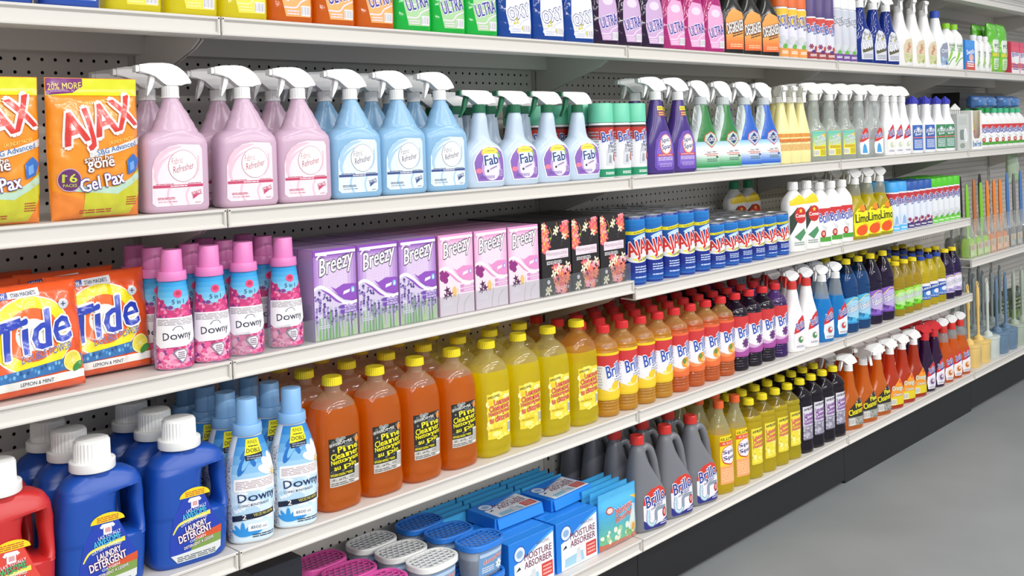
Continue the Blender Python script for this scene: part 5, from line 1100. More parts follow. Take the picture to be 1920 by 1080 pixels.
def oxyspray():
    a = Art(); a.p([(-.020,.014),(.044,.014),(.048,.06),(.040,.108),(.026,.125),(.004,.130),(-.012,.11),(-.022,.07)], P('#d4d6de'), 1)
    a.t('OXY', .014, .070, .056, .028, P('#fafbfd'), 4, rot=12, bold=.11, out=.06, om=P('#8a90a6')).scatter(-.008, .092, .030, .118, 14, .003, .006, [P('#b9b06a'), P('#9a9a9a')], 2, 3).p([(-.016,.050),(.044,.066),(.044,.052),(-.012,.038)], P('#5d5a3c'), 3).lines(-.01, .02, .038, .034, 3, P('#8f93a4'), 3)
    return trig_bottle([(0,.048,.027,3.2),(.004,.053,.030,3.2),(.08,.053,.030,3.2),(.12,.045,.027,2.7),(.14,.032,.024,2.3),(.17,.026,.021,2),(.2,.020,.018,2),(.212,.0155,.0155,2)], M('#1c3fa8', 'liquid', t=.25), a, dict(style='A', head='#f3f3f3', cr=.018, ch=.026))
K['oxyspray'] = oxyspray()
def whitespray(lab, ink, caponly=None):
    a = Art(); a.p([(.000,.016),(.046,.016),(.048,.09),(.040,.112),(.010,.104),(-.006,.08),(-.004,.03)], P(lab), 1).scatter(.004, .018, .044, .05, 16, .003, .007, [P('#8fae4c'), P('#b9c98a')] if not caponly else [P('#2f6fae'), P('#9fc3e2')], 2, 3)
    a.t('Oxy' if caponly else 'Magic', .022, .074, .040, .022, P(ink), 3, rot=80 if not caponly else 12, bold=.05)
    secs = [(0,.052,.029,3.2),(.004,.056,.032,3.2),(.10,.057,.032,3),(.13,.048,.029,2.6),(.155,.033,.025,2.3),(.18,.0255,.022,2),(.212,.019,.018,2),(.22,.0165,.0165,2)]
    if caponly:
        ss = norm_secs(secs, 3); bm = bmesh.new(); loft(bm, ss, 36); return [('bottle', fin(bm, 'bottle', M('#eceef0', 'plastic', .22), angle=60)), ('label', a.build('label', proj_map(ss), .0055, .012)), ('cap', cap(.0195, .030, caponly, .217, ribs=16))]
    return trig_bottle(secs, M('#ecebea', 'plastic', .22), a, dict(style='B', head='#f1f1f0', cr=.017, ch=.024, yaw=70))
K['whitespray'] = whitespray('#d7c9a8', '#c96a5a'); K['whiteblue'] = whitespray('#8f95a8', '#e8ecf6', '#2c4fb4')
K['limecap'] = smallwhite('#8fd02a', .20, .040, 'leaf')

# ---------- moisture absorbers
def tub(lidc, labc, fruit):
    def oval(w, d): return norm_secs([(0, w*.86, d*.86, 2.8)])[0]
    b = bmesh.new(); ss = norm_secs([(0,.050,.033,2.8),(.003,.052,.035,2.8),(.068,.056,.039,2.8)]); loft(b, ss, 40); bod = fin(b, 'tub', M('#c3ccda', 'liquid', t=.35), angle=60)
    gb = bmesh.new(); loft(gb, norm_secs([(.045,.0525,.0355,2.8),(.066,.054,.037,2.8)]), 40); gran = fin(gb, 'granules', M('#f2f3f6', 'paper'))
    L_ = bmesh.new(); W_, D_ = .0615, .044; z0 = .066; seg = 48
    def rim(w, d, z): return [L_.verts.new((w*sg(math.sin(2*PI*i/seg))*abs(math.sin(2*PI*i/seg))**.72, -d*sg(math.cos(2*PI*i/seg))*abs(math.cos(2*PI*i/seg))**.72, z)) for i in range(seg)]
    R = [rim(W_*.97, D_*.97, z0), rim(W_, D_, z0+.002), rim(W_, D_, z0+.012), rim(W_*.985, D_*.98, z0+.0145), rim(W_*.90, D_*.86, z0+.0145), rim(W_*.89, D_*.85, z0+.011)]
    for A, B in zip(R, R[1:]):
        for i in range(seg): j = (i+1) % seg; L_.faces.new((A[i], A[j], B[j], B[i]))
    # honeycomb top
    hr = .0084; zt, zb = z0+.0140, z0+.0118
    ins = lambda x, y, k: (abs(x)/(W_*k))**2.8+(abs(y)/(D_*k))**2.8 < 1
    for iy in range(-6, 7):
        for ix in range(-7, 8):
            cx = ix*hr*1.76+(hr*.88 if iy % 2 else 0); cy = iy*hr*1.52
            pts = [(cx+hr*math.cos(math.radians(60*q+30)), cy+hr*math.sin(math.radians(60*q+30))) for q in range(6)]
            if not ins(cx, cy, .90): continue
            for q in range(6):
                a, c = pts[q], pts[(q+1) % 6]; t = .22
                if not (ins(a[0], a[1], .93) and ins(c[0], c[1], .93)): continue
                ai = (a[0]+(cx-a[0])*t, a[1]+(cy-a[1])*t); ci = (c[0]+(cx-c[0])*t, c[1]+(cy-c[1])*t)
                o1, o2, i2, i1 = (L_.verts.new((p[0], p[1], zt)) for p in (a, c, ci, ai)); j2, j1 = (L_.verts.new((p[0], p[1], zb)) for p in (ci, ai))
                L_.faces.new((o1, o2, i2, i1)); L_.faces.new((i1, i2, j2, j1))
    lid = bpy.data.meshes.new('lid'); L_.to_mesh(lid); L_.free(); lid.materials.append(M(lidc, 'plastic', .35))
    a = Art(); a.rr(-.038, .008, .044, .062, .004, P(labc), 1).r(-.036, .050, .042, .058, P('#b9cfe8'), 2).t('dampfree', .006, .040, .066, .013, P('#d2573c'), 4, rot=6, shear=.1, bold=.06, out=.05, om=P('#f2f4fa')).flower(.026, .022, .012, [P('#f4f6f8'), P('#e6ecf2')], 3, 7, 0, P(fruit)).lines(-.03, .014, .008, .026, 3, P('#dfe8f4'), 3)
    return [('tub', bod), ('granules', gran), ('label', a.build('label', proj_map(ss), .005, None)), ('lid', lid)]
K['tub_pink'] = tub('#e559ae', '#a98fb8', '#e0a0c0'); K['tub_white'] = tub('#eef0ee', '#7f9fc6', '#d8b04a'); K['tub_blue'] = tub('#2f7fe0', '#6f9ccc', '#8fb44a')
def moistart(w, h):
    a = Art(); a.r(-w/2, 0, w/2, h, P('#1f7fe0'), 1).p([(-w/2+.018,0),(w/2-.004,0),(w/2-.004,h*.92),(w*.1,h*.80),(-w*.2,h*.62),(-w/2+.018,h*.56)], P('#eef2f8'), 2).curve([(-w*.32,h*.60),(-w*.1,h*.66),(w*.15,h*.80),(w*.47,h*.94)], lambda t: .002+.005*t, P('#4aa5e8'), 3, 5)
    a.e(-w*.27, h*.74, .021, .020, P('#2f62b8'), 4).e(-w*.27, h*.74, .018, .017, P('#dbe6f4'), 5).e(-w*.27, h*.74, .011, .009, P('#8fb4dc'), 6).t('HANGING', w*.24, h*.80, .046, .008, P('#6a2f4a'), 4, bold=.0)
    a.t('MOISTURE', w*.13, h*.635, .098, .0165, P('#7c2a4a'), 5, bold=.05).t('ABSORBER', w*.13, h*.475, .098, .0165, P('#7c2a4a'), 5, bold=.05)
    a.r(w*.20, h*.08, w*.45, h*.36, P('#d2423c'), 4).lines(w*.23, h*.13, w*.42, h*.31, 3, P('#f0b4aa'), 5).p([(-w*.32,h*.05),(w*.16,h*.05),(w*.12,h*.26),(-w*.30,h*.22)], P('#9fcbe0'), 4).p([(-w*.05,h*.06),(w*.08,h*.06),(w*.06,h*.34),(-w*.02,h*.34)], P('#d5d9dd'), 5).p([(-w*.36,h*.42),(-w*.25,h*.44),(-w*.28,h*.50)], P('#2a3140'), 4)
    return a
K['moist'] = carton(.163, .032, .125, '#1f7fe0', '#1b74d6', moistart(.163, .125), '#2b8cea')
def moist_flat():
    parts = carton(.168, .030, .105, '#1f7fe0', '#1b74d6', moistart(.168, .105), '#2b8cea'); rot = Matrix.Translation((0, 0, .015)) @ Matrix.Rotation(math.radians(-90), 4, 'X') @ Matrix.Translation((0, 0, -.0525))
    for p in parts: p[1].transform(rot)
    b = bmesh.new()      # loose end flaps left open over the front edge
    extrude_poly(b, [(-.0532,.029),(-.056,.0295),(-.062,.004),(-.0595,.0035)], 'x', -.078, .080); parts.append(('flap', fin(b, 'flap', P('#2b8cea'), False))); return parts
K['moist_flat'] = moist_flat()
def moist_pouch():
    w, h = .160, .150; a = Art()
    for i, c in enumerate(grad('#6fbf9a', '#45aee6', 6)): a.r(-w/2, h*.10+i*h*.1, w/2, h*.10+(i+1)*h*.1, F_(c), 1)
    a.r(-w/2, 0, w/2, h*.12, F_('#c86a4c'), 1).r(-w/2, h*.70, w/2, h, F_('#4db4ea'), 1).scatter(-w*.46, h*.12, w*.3, h*.34, 26, .004, .010, [F_('#e9ecd8'), F_('#7fb55c'), F_('#a8cfa0')], 2, 4)
    a.e(-w*.27, h*.69, .014, .010, F_('#c2382e'), 3).e(-w*.27, h*.69, .011, .007, F_('#e8d5cf'), 4).t('Moisture', w*.08, h*.66, .072, .019, F_('#d6372c'), 5, rot=8, bold=.05, out=.06, om=F_('#f4f4f2')).t('Absorber', w*.08, h*.53, .074, .018, F_('#d6372c'), 5, rot=8, bold=.05, out=.06, om=F_('#f4f4f2'))
    a.p([(w*.16,h*.18),(w*.40,h*.26),(w*.42,h*.62),(w*.34,h*.66)], F_('#dfe8ea'), 2).e(w*.34, h*.24, .012, .015, F_('#f3e3b4'), 4).e(w*.34, h*.24, .008, .011, F_('#e8a437'), 5).p([(w*.3,h*.80),(w*.48,h*.78),(w*.48,h*.70)], F_('#f0c23a'), 3)
    return bag(w, h, .026, '#3ea4e4', a, seed=12, top=.16, amp=.0012, step=.008)
K['moist_pouch'] = moist_pouch()

# ---------- brushes
def toilet(c, lab=False):
    b = bmesh.new(); loft(b, norm_secs([(0,.050,.044,2.4),(.003,.052,.046,2.4),(.088,.055,.049,2.4),(.090,.057,.051,2.4),(.098,.057,.051,2.4),(.100,.054,.048,2.4)], 0), 36); base = fin(b, 'holder', M(c, 'plastic', .35))
    b = bmesh.new(); loft(b, norm_secs([(.1,.022),(.112,.020),(.120,.010),(.124,.0065),(.25,.0075),(.262,.0098),(.335,.0085),(.345,.006)]), 20)
    loop = [(.0, 0, .340)]+[(.0105*math.sin(2*PI*i/10), 0, .3555-.0125*math.cos(2*PI*i/10)) for i in range(0, 10)]; sweep(b, loop, .0032, 8); hd = fin(b, 'handle', M(c, 'plastic', .35))
    parts = [('holder', base), ('handle', hd)]
    a = Art(); a.r(.012, .014, .050, .080, P('#dfe7ea'), 1).r(.014, .050, .048, .076, P('#8fb8cc'), 2).bar(.020, .018, .044, .036, P('#f4f4f0'), P('#5a6a72'), 4).lines(.016, .04, .046, .048, 2, P('#6f8f9c'), 3)
    parts.append(('label', a.build('label', wrap_map(norm_secs([(0,.052,.046,2.4),(.088,.055,.049,2.4)]), .05), .005))); return parts
for n, c in (('t_yellow','#e6c678'),('t_pale','#c9d2cc'),('t_blue','#66829c'),('t_sage','#a9b5a6'),('t_grey','#8f9a9c')): K[n] = toilet(c)
def dishbrush(c, hl, blk='#2a2a2a', head='#a6d62c'):
    b = bmesh.new(); extrude_poly(b, [(-.030,0),(.030,0),(.034,.055),(.020,.085),(-.020,.085),(-.034,.055)], 'y', -.020, .020, bevel=.004); hd = fin(b, 'brush_head', M(head, 'plastic', .4))
    b = bmesh.new(); sweep(b, smooth_path([(0,0,.07),(.002,0,.15),(.0,0,.23),(-.001,0,hl)], 5), [.007,.007,.0075,.009,.0105,.012,.013,.013,.013,.0135,.014,.0135,.013,.012,.010,.007][:16], 14, flat=.6); h = fin(b, 'handle', M(c, 'plastic', .35))
    b = bmesh.new(); loft(b, norm_secs([(0,.042,.028,3),(.09,.042,.028,3),(.13,.034,.018,2.4),(.17,.022,.012,2)], 2), 20, cap=False); f = fin(b, 'wrapper', M('#e9ece8', 'film'))
    b = bmesh.new(); box(b, -.034, .034, -.0245, -.0225, .008, .062); a = Art(); a.r(-.032, .010, .032, .034, P(mixhex(head, '#ffffff', .1)), 1).r(-.032, .036, .032, .060, P('#c9a678'), 1).lines(-.026, .014, .02, .030, 3, P('#eef0e8'), 2).bar(.006, .038, .028, .056, P('#dfe4e8'), P('#6a7078'), 3)
    return [('brush_head', hd), ('handle', h), ('card', fin(b, 'card', P('#e8e6dc'), False), [('print', a.build('print', flat_map(-.0246), None))]), ('wrapper', f)]
K['b_lime'] = dishbrush('#7fc42a', .33); K['b_orange'] = dishbrush('#e8842f', .335, head='#e88a3c'); K['b_brown'] = dishbrush('#b8703c', .35, head='#a6d62c'); K['b_black'] = dishbrush('#2b2623', .36, head='#5a5a58'); K['b_blue'] = dishbrush('#4a78b8', .36, head='#77797c'); K['b_grey'] = dishbrush('#6c6c6e', .35, head='#77797c')
def simple_pack(w, d, h, cols, txt=None, ink='#ffffff', kind='foil', n=3, top='#dddddd'):
    a = Art()
    for i, c in enumerate(cols): a.r(-w/2, h*i/len(cols), w/2, h*(i+1)/len(cols), P(c), 1)
    if txt: a.t(txt, 0, h*.62, w*.8, h*.16, P(ink), 3, rot=6, bold=.06)
    a.lines(-w*.35, h*.12, w*.35, h*.3, 3, P(ink), 2).e(w*.1, h*.42, w*.25, h*.12, P(mixhex(cols[0], '#ffffff', .6)), 2)
    return carton(w, d, h, cols[-1], cols[-1], a, top)
K['p_blue'] = simple_pack(.11, .05, .135, ['#c9483c', '#2a7bd0', '#2a86e0', '#3b95e6'], 'Swish'); K['p_white'] = smallwhite('#f0f0f4', .165, .034, 'leaf')
K['p_red'] = simple_pack(.115, .06, .155, ['#f3e9ec', '#e8706a', '#f3eef2', '#f3eef2', '#e8506a', '#dd4868'], 'Brillo', '#5a4aa8', top='#f3eef2')
def greenpack():
    w, h = .105, .235; a = Art(); a.r(-w/2, 0, w/2, h*.62, F_('#86cc2a'), 1).rr(-w*.36, h*.40, w*.36, h*.66, .01, F_('#e9efe6'), 2).rr(-w*.3, h*.06, w*.3, h*.28, .006, F_('#dfeecf'), 2).lines(-w*.24, h*.09, w*.24, h*.25, 5, F_('#5fa832'), 3).r(-w*.4, h*.32, w*.4, h*.39, F_('#e0d52a'), 3).t('MOP', 0, h*.53, w*.5, h*.09, F_('#4a6a4a'), 3, bold=.04)
    return bag(w, h, .055, '#5fc224', a, seed=21, top=.0, amp=.004, step=.008)
K['p_green'] = greenpack()
def spraypack(c): return aerosol(.040, .150, '#e6e2e4', .045, c, '#f2eef0', c, 'leaf', ink='#5a4aa8')
K['p_cyl'] = spraypack('#b48ad0'); K['p_cyl2'] = spraypack('#ee7a3c')
def tray(w, d, h):
    b = bmesh.new(); t = .0025; box(b, -w/2, w/2, -d/2, d/2, 0, t); box(b, -w/2, -w/2+t, -d/2, d/2, t, h); box(b, w/2-t, w/2, -d/2, d/2, t, h); box(b, -w/2+t, w/2-t, d/2-t, d/2, t, h)
    extrude_poly(b, [(-w/2+t,t),(w/2-t,t),(w/2-t,h),(w/2-t-.016,h),(w/2-t-.020,.062),(w/2-t-.032,.048),(-w/2+t+.032,.048),(-w/2+t+.020,.062),(-w/2+t+.016,h),(-w/2+t,h)], 'y', -d/2, -d/2+t); me = fin(b, 'tray', M('#efefec', 'paper'), False)
    a = Art(); a.t('Bowl Fresh', 0, .024, w*.82, .026, P('#3f7fc0'), 2, bold=.05, sp=.9); return [('tray', me), ('print', a.build('print', flat_map(-d/2-.0003), None))]
K['tray'] = tray(.128, .20, .175)
def picturebox():
    w, h = .135, .160; a = Art(); a.r(-w/2, 0, w/2, h, P('#c9cdc9'), 1).rr(-w*.30, h*.28, w*.34, h*.56, .01, P('#7c8a84'), 2).e(w*.2, h*.4, .022, .032, P('#eef0f2'), 3, rot=10).e(w*.2, h*.4, .014, .022, P('#dfe3e6'), 4).e(-w*.1, h*.12, .03, .012, P('#8f9a8c'), 3).lines(-w*.4, h*.7, w*.3, h*.9, 5, P('#aeb4b0'), 2)
    p = carton(w, .10, h, '#c9cdc9', '#bfc3bf', a, '#d8dad6'); b = bmesh.new()
    for i in range(5): box(b, -.055+i*.024, -.049+i*.024, -.02, -.016, h-.001, h+.022)
    box(b, -.058, .050, -.021, -.015, h+.018, h+.026); extrude_poly(b, [(-.060,h+.024),(.052,h+.024),(-.004,h+.046)], 'y', -.020, -.016); p.append(('wire_handle', fin(b, 'wire', M('#e9e9e6'), False))); return p
K['picturebox'] = picturebox()
def refill(c1, c2):
    w, h = .095, .165; a = Art(); a.r(-w/2, 0, w/2, h*.5, F_(c1), 1).e(0, h*.3, w*.3, h*.12, F_(mixhex(c1, '#ffffff', .6)), 2).t('Fresh', 0, h*.33, w*.5, h*.07, F_('#7a1c1c'), 3, bold=.04); return bag(w, h, .035, c2, a, seed=31, top=.1, amp=.004, step=.008)
K['refill'] = refill('#cf3030', '#dfc02c'); K['darkpack'] = bag(.19, .20, .07, '#26381f', Art().r(-.08, .03, .08, .09, F_('#5e7c2c'), 1).lines(-.06, .10, .05, .15, 3, F_('#8a9a6a'), 2), seed=41, top=.0, amp=.006, step=.01)
def spongepack():
    p = bag(.115, .060, .085, '#2f5f9c', Art().r(-.045, .015, .045, .045, F_('#3f76b4'), 1), seed=51, top=.0, amp=.003, step=.008); return p
K['sponge'] = spongepack()

# ================================================================== stocking the shelves
h1, h2, h3, h3b, h4, h5, h6 = (H[k]+.0004 for k in ('S1', 'S2', 'S3', 'S3b', 'S4', 'S5', 'S6'))
BOT = 'bottle'
# ---- second highest shelf (only the lower halves show)
rows('dish_soap_bottle', K['d_blue'], 'dark blue dish soap bottle', BOT, 'dark blue dish soap bottles', [-.372, -.262], h1, .014, .064)
rows('dish_soap_bottle', K['d_yellow'], 'yellow dish soap bottle', BOT, 'yellow dish soap bottles', [-.150, -.040, .067], h1, .014, .064)
rows('dish_soap_bottle', K['d_orange'], 'orange dish soap bottle', BOT, 'orange dish soap bottles', [.172, .277, .382], h1, .014, .064)
rows('dish_soap_bottle', K['d_green'], 'green dish soap bottle', BOT, 'green dish soap bottles', [.487, .592, .697], h1, .014, .064, skip=())
rows('stain_remover_bottle', K['d_oxy'], 'blue oxygen cleaner bottle', BOT, 'blue oxygen cleaner bottles', [.810, .932, 1.050], h1, .014, .064)
rows('dish_soap_bottle', K['d_purple'], 'dark purple dish soap bottle', BOT, 'dark purple dish soap bottles', [1.160, 1.265, 1.368], h1, .014, .064)
rows('dish_soap_bottle', K['d_pink'], 'pink dish soap bottle', BOT, 'pink dish soap bottles', [1.472, 1.577, 1.682], h1, .014, .064)
rows('degreaser_spray', K['degrease'], 'black degreaser spray with orange label', BOT, 'black degreaser sprays', [1.794, 1.902, 2.012], h1, .014, .062)
rows('aerosol_can', K['scrub'], 'orange capped scrubbing foam can', 'can', 'orange capped foam cans', [2.105, 2.168, 2.231], h1, .014, .06)
rows('aerosol_can', K['freshair'], 'purple capped aerosol with red band', 'can', 'purple capped red band aerosols', [2.300, 2.366, 2.432], h1, .014, .062)
rows('aerosol_can', K['lavspray'], 'slim white capped lilac aerosol', 'can', 'slim lilac aerosols', [2.496, 2.554, 2.612], h1, .014, .058)
rows('stain_spray', K['oxyspray'], 'dark blue oxygen stain spray', BOT, 'dark blue oxygen stain sprays', [2.706, 2.823, 2.938], h1, .014, .062)
rows('cleaner_spray', K['whitespray'], 'white multipurpose spray with pink and green label', BOT, 'white sprays with pink labels', [3.062, 3.186, 3.308], h1, .014, .066)
rows('cleaner_bottle', K['whiteblue'], 'white bottle with blue cap and grey label', BOT, None, [3.432], h1, .014, .066)
rows('cleaner_bottle', K['limecap'], 'white bottle with lime green cap', BOT, 'lime capped white bottles', [3.538, 3.624], h1, .014, .056)
rows('freshener_carton', K['p_blue'], 'bright blue freshener carton', 'carton', None, [3.745], h1, .014, .052)
rows('small_white_bottle', K['p_white'], 'small white bottle beside the bright blue carton', BOT, 'small white bottles by the blue carton', [3.850, 3.922, 3.994], h1, .014, .054)
rows('mop_refill_pack', K['p_green'], 'lime green mop refill pack standing', 'pack', 'lime green mop refill packs', [4.10, 4.215], h1, .016, .062, 2)
rows('air_freshener_carton', K['p_red'], 'white carton with a red and purple band', 'carton', 'white cartons with red bands', [4.340, 4.462, 4.584], h1, .014, .062)
rows('freshener_canister', K['p_cyl'], 'white lidded canister with lilac band behind the red banded cartons', 'canister', None, [4.48], h1, .085, .082)
rows('freshener_canister', K['p_cyl2'], 'white lidded canister with orange band behind the red banded cartons', 'canister', None, [4.60], h1, .085, .082)
# ---- eye-level shelf
rows('laundry_pouch', K['pouch'], 'orange laundry pack pouch with yellow top', 'pouch', 'orange laundry pouches', [-.398, -.229], h2, .012, .050)
rows('fabric_spray', K['pinkref'], 'pink fabric refresher spray bottle', 'spray bottle', 'pink fabric refresher sprays', [-.082, .065, .1905], h2, .010, .068, 3, .022, skip=((1,2),))
rows('fabric_spray', K['blueref'], 'light blue fabric refresher spray bottle', 'spray bottle', 'light blue fabric refresher sprays', [.320, .446, .571], h2, .010, .068, 3, .022)
rows('fabric_spray', K['fab'], 'pale green-trigger spray bottle with purple label', 'spray bottle', 'pale green-trigger sprays', [.694, .814, .933, 1.051], h2, .010, .066, 3, .018, skip=((3,1),(3,2),(2,2)))
rows('starch_can', K['starch'], 'mint capped spray starch can', 'can', 'mint capped spray starch cans', [1.150, 1.223, 1.296], h2, .012, .068, 3, .004)
rows('starch_can', K['starch'], 'mint capped spray starch can behind the green-trigger sprays', 'can', 'spray starch cans behind the green-trigger sprays', [1.000, 1.075], h2, .185, .068)
rows('cleaner_spray', K['spic'], 'purple antibacterial spray bottle', 'spray bottle', 'purple antibacterial sprays', [1.392, 1.502], h2, .010, .062, 2, .01)
rows('cleaner_spray', K['clorox_green'], 'green and white bleach cleaner spray', 'spray bottle', 'green bleach cleaner sprays', [1.622, 1.745], h2, .010, .064, 2, .01)
rows('cleaner_spray', K['clorox_blue'], 'blue and white bleach cleaner spray', 'spray bottle', 'blue bleach cleaner sprays', [1.868, 1.986], h2, .010, .064, 2, .01)
rows('cleaner_spray', K['pale'], 'pale yellow spray bottle with orange print', 'spray bottle', 'pale yellow sprays', [2.085, 2.152, 2.219], h2, .010, .054, 2, .006)
rows('shower_spray', K['shower'], 'clear shower spray with yellow and teal label', 'spray bottle', 'clear shower sprays', [2.318, 2.432, 2.546], h2, .010, .056, 2, .008)
rows('glass_spray', K['clearbrillo'], 'clear spray bottle with slanted red label', 'spray bottle', 'clear red-label sprays', [2.668, 2.790], h2, .010, .056, 2, .008)
rows('cleaner_spray', K['wb_spray'], 'slim white spray bottle with red and cream label', 'spray bottle', 'slim white sprays', [2.900, 2.976, 3.052], h2, .010, .062, 2, .008)
rows('bowl_cleaner', K['bowl_blue'], 'white bowl cleaner bottle with blue label', BOT, 'blue label bowl cleaners', [3.160, 3.286], h2, .010, .058, 2, .008)
rows('bowl_cleaner', K['bowl_green'], 'white bowl cleaner bottle with green label', BOT, 'green label bowl cleaners', [3.402, 3.500], h2, .010, .058, 2, .008)
rows('toilet_accessory_box', K['picturebox'], 'grey box with white wire rack on top', 'box', None, [3.632], h2, .012, .102)
rows('display_tray', K['tray'], 'white cardboard display tray with blue lettering', 'tray', None, [3.792], h2, .012, .20)
rows('refill_pouch', K['refill'], 'yellow and red refill pouch in the white display tray', 'pouch', 'refill pouches in the display tray', [3.792], h2+.0027, .030, .040, 3, .006)
rows('small_white_bottle', K['small_gd'], 'small white bottle with dark green cap', BOT, 'small dark green capped bottles', [3.910, 3.990], h2, .012, .054, 2)
rows('small_white_bottle', K['small_gl'], 'small white bottle with mint green cap', BOT, 'small mint capped bottles', [4.080, 4.160, 4.242, 4.330, 4.410], h2, .012, .054, 2)
b = bmesh.new(); box(b, -.30, .30, -.06, .06, 0, .235); box(b, -.305, .305, -.065, .065, .235, .27)
o = thing('storage_bin', [(None, fin(b, 'bin', M('#141416', 'plastic', .4), False))], (4.42, .268, h2), 0, 'black lidded bin behind the small white capped bottles', 'bin')
rows('sponge_pack', K['sponge'], 'blue sponge pack lying on small white bottles', 'pack', 'blue sponge packs', [3.95, 4.075, 4.28, 4.405], h2+.1855, .028, .085)
# ---- middle shelf
def lean(o, a): o.rotation_euler[0] = math.radians(a)
for i_, (x, y, rz, rx, l) in enumerate(((-.346, .032, 3, -9, 'front left one'), (-.205, .084, 0, -8, 'front right one'), (-.400, .140, 1, -8, 'second row on the left'), (-.222, .170, -1, -9, 'second row on the right'), (-.345, .240, 0, -6, 'third row on the left'))):
    o = thing('detergent_bag', K['tide'], (x, y, h3+.004), math.radians(rz), 'orange powder detergent bag leaning back, '+l, 'bag', 'orange detergent bags', tilt=(math.radians(rx), 0))
rows('softener_bottle', K['downy_pink'], 'pink capped fabric softener bottle', BOT, 'pink capped softener bottles', [-.093, -.019, .053, .142], h3, .012, .058, 3, .014, rz=-30, skip=((1,2),))
rows('freshener_carton', K['breezy_lav'], 'purple lavender dryer sheet carton', 'carton', 'purple dryer sheet cartons', [.247, .357, .467], h3, .016, .052, 5, .001)
rows('freshener_carton', K['breezy_pink'], 'pink orchid dryer sheet carton', 'carton', 'pink dryer sheet cartons', [.581, .692, .803], h3, .016, .052, 5, .001)
rows('freshener_carton', K['honey'], 'black floral dryer sheet carton', 'carton', 'black floral dryer sheet cartons', [.922, 1.036, 1.150], h3, .016, .052, 5, .001)
rows('cleanser_can', K['ajax_tall'], 'tall blue scouring powder can', 'can', 'tall blue scouring powder cans', [1.278, 1.358, 1.438, 1.518, 1.598], h3b, .014, .0765, 4, .001)
rows('cleanser_can', K['ajax_short'], 'short blue scouring powder can', 'can', 'short blue scouring powder cans', [1.680, 1.758, 1.836, 1.914, 1.992, 2.070], h3b, .014, .0765, 4, .001)
rows('bleach_gel_bottle', K['comet_w'], 'tall white cleanser bottle with red round emblem', BOT, 'tall white cleanser bottles', [2.160, 2.254], h3b, .012, .056)
rows('bleach_gel_bottle', K['comet_g'], 'tall white green-capped cleanser bottle behind the short cans', BOT, 'green capped cleanser bottles', [2.160, 2.254], h3b, .24, .056)
rows('bleach_gel_bottle', K['brb'], 'white cleaner bottle with red and blue label', BOT, 'white bottles with red and blue label', [2.344, 2.430, 2.515], h3b, .012, .056, 2, .01)
rows('citrus_spray', K['limo'], 'yellow citrus spray bottle with grapefruit label', 'spray bottle', 'yellow citrus sprays', [2.628, 2.735, 2.840], h3b, .012, .062, 3, .012)
rows('aerosol_can', K['spray_ltblue'], 'light blue capped starch aerosol', 'can', 'light blue capped aerosols', [2.945, 3.017], h3b, .014, .068, 3, .002)
rows('aerosol_can', K['spray_dkblue'], 'dark blue capped aerosol with berries', 'can', 'dark blue capped aerosols', [3.086, 3.147, 3.208, 3.269], h3b, .014, .060, 3, .002)
rows('aerosol_can', K['spray_green'], 'lime green capped aerosol', 'can', 'lime green capped aerosols', [3.332, 3.393, 3.454, 3.515, 3.576, 3.630], h3b, .014, .062, 3, .002, skip=((5, 0), (5, 1), (5, 2)))
# clear acrylic fence along the middle shelf
b = bmesh.new(); box(b, -.607, .607, -.0007, .0007, 0, .046)
o = thing('shelf_fence', [(None, fin(b, 'fence', M('#e8ecee', 'film', .05, t=.93, flat=1), False))], (.6095, .0115, H['S3']+.0004), 0, 'clear plastic fence along the front edge of the middle shelf', 'fence')
b = bmesh.new(); box(b, -.0007, .0007, 0, .285, 0, .075)
o = thing('shelf_divider', [(None, fin(b, 'divider', M('#e8ecee', 'film', .05, t=.93, flat=1), False))], (.190, .014, H['S3']+.0004), 0, 'clear plastic divider left of the purple lavender cartons', 'divider')
# ---- lower shelf
rows('detergent_jug', K['jug_red'], 'red laundry detergent jug with white cap', 'jug', None, [-.392], h4, .012, .082, 2, .01)
rows('detergent_jug', K['jug_blue'], 'blue laundry detergent jug with white cap', 'jug', 'blue detergent jugs', [-.237, -.077], h4, .012, .082, 3, .012)
rows('softener_bottle', K['downy_blue'], 'light blue capped fabric softener bottle', BOT, 'light blue capped softener bottles', [.050, .150], h4, .008, .068, 4, .010, rz=-24)
rows('pine_cleaner_bottle', K['pine'], 'large amber pine cleaner bottle with yellow cap', BOT, 'large amber pine cleaner bottles', [.262, .374, .486, .598], h4, .016, .088, 3, .012)
rows('lemon_cleaner_bottle', K['lemon'], 'large yellow lemon cleaner bottle', BOT, 'large yellow lemon cleaner bottles', [.710, .819, .928], h4, .016, .088, 3, .012)
rows('lemon_cleaner_bottle', K['lemon_end'], 'large yellow cleaner bottle beside the red capped bottles', BOT, None, [1.040], h4, .016, .088)
def bas(kind, desc, grp, xs, **k): rows('all_purpose_bottle', K[kind], desc, BOT, grp, xs, h4, .014, .080, 4, .001, **k)
bas('bas_lemon', 'red capped bottle of yellow lemon cleaner', 'red capped lemon cleaners', [1.142, 1.224, 1.306, 1.388], skip=((1,3),)); bas('bas_orange', 'red capped bottle of orange cleaner', 'red capped orange cleaners', [1.470, 1.552, 1.634, 1.716])
bas('bas_dark', 'red capped bottle of dark purple cleaner', 'red capped dark purple cleaners', [1.799, 1.881, 1.963]); bas('bas_violet', 'red capped bottle of violet cleaner', None, [2.045])
rows('bleach_spray', K['wr_spray'], 'white spray bottle with red trigger', 'spray bottle', 'white sprays with red triggers', [2.136, 2.234], h4, .012, .058, 3, .012)
rows('glass_spray', K['bl_spray'], 'bright blue glass cleaner spray', 'spray bottle', 'bright blue glass sprays', [2.345, 2.448], h4, .012, .058, 3, .012, skip=((1,2),))
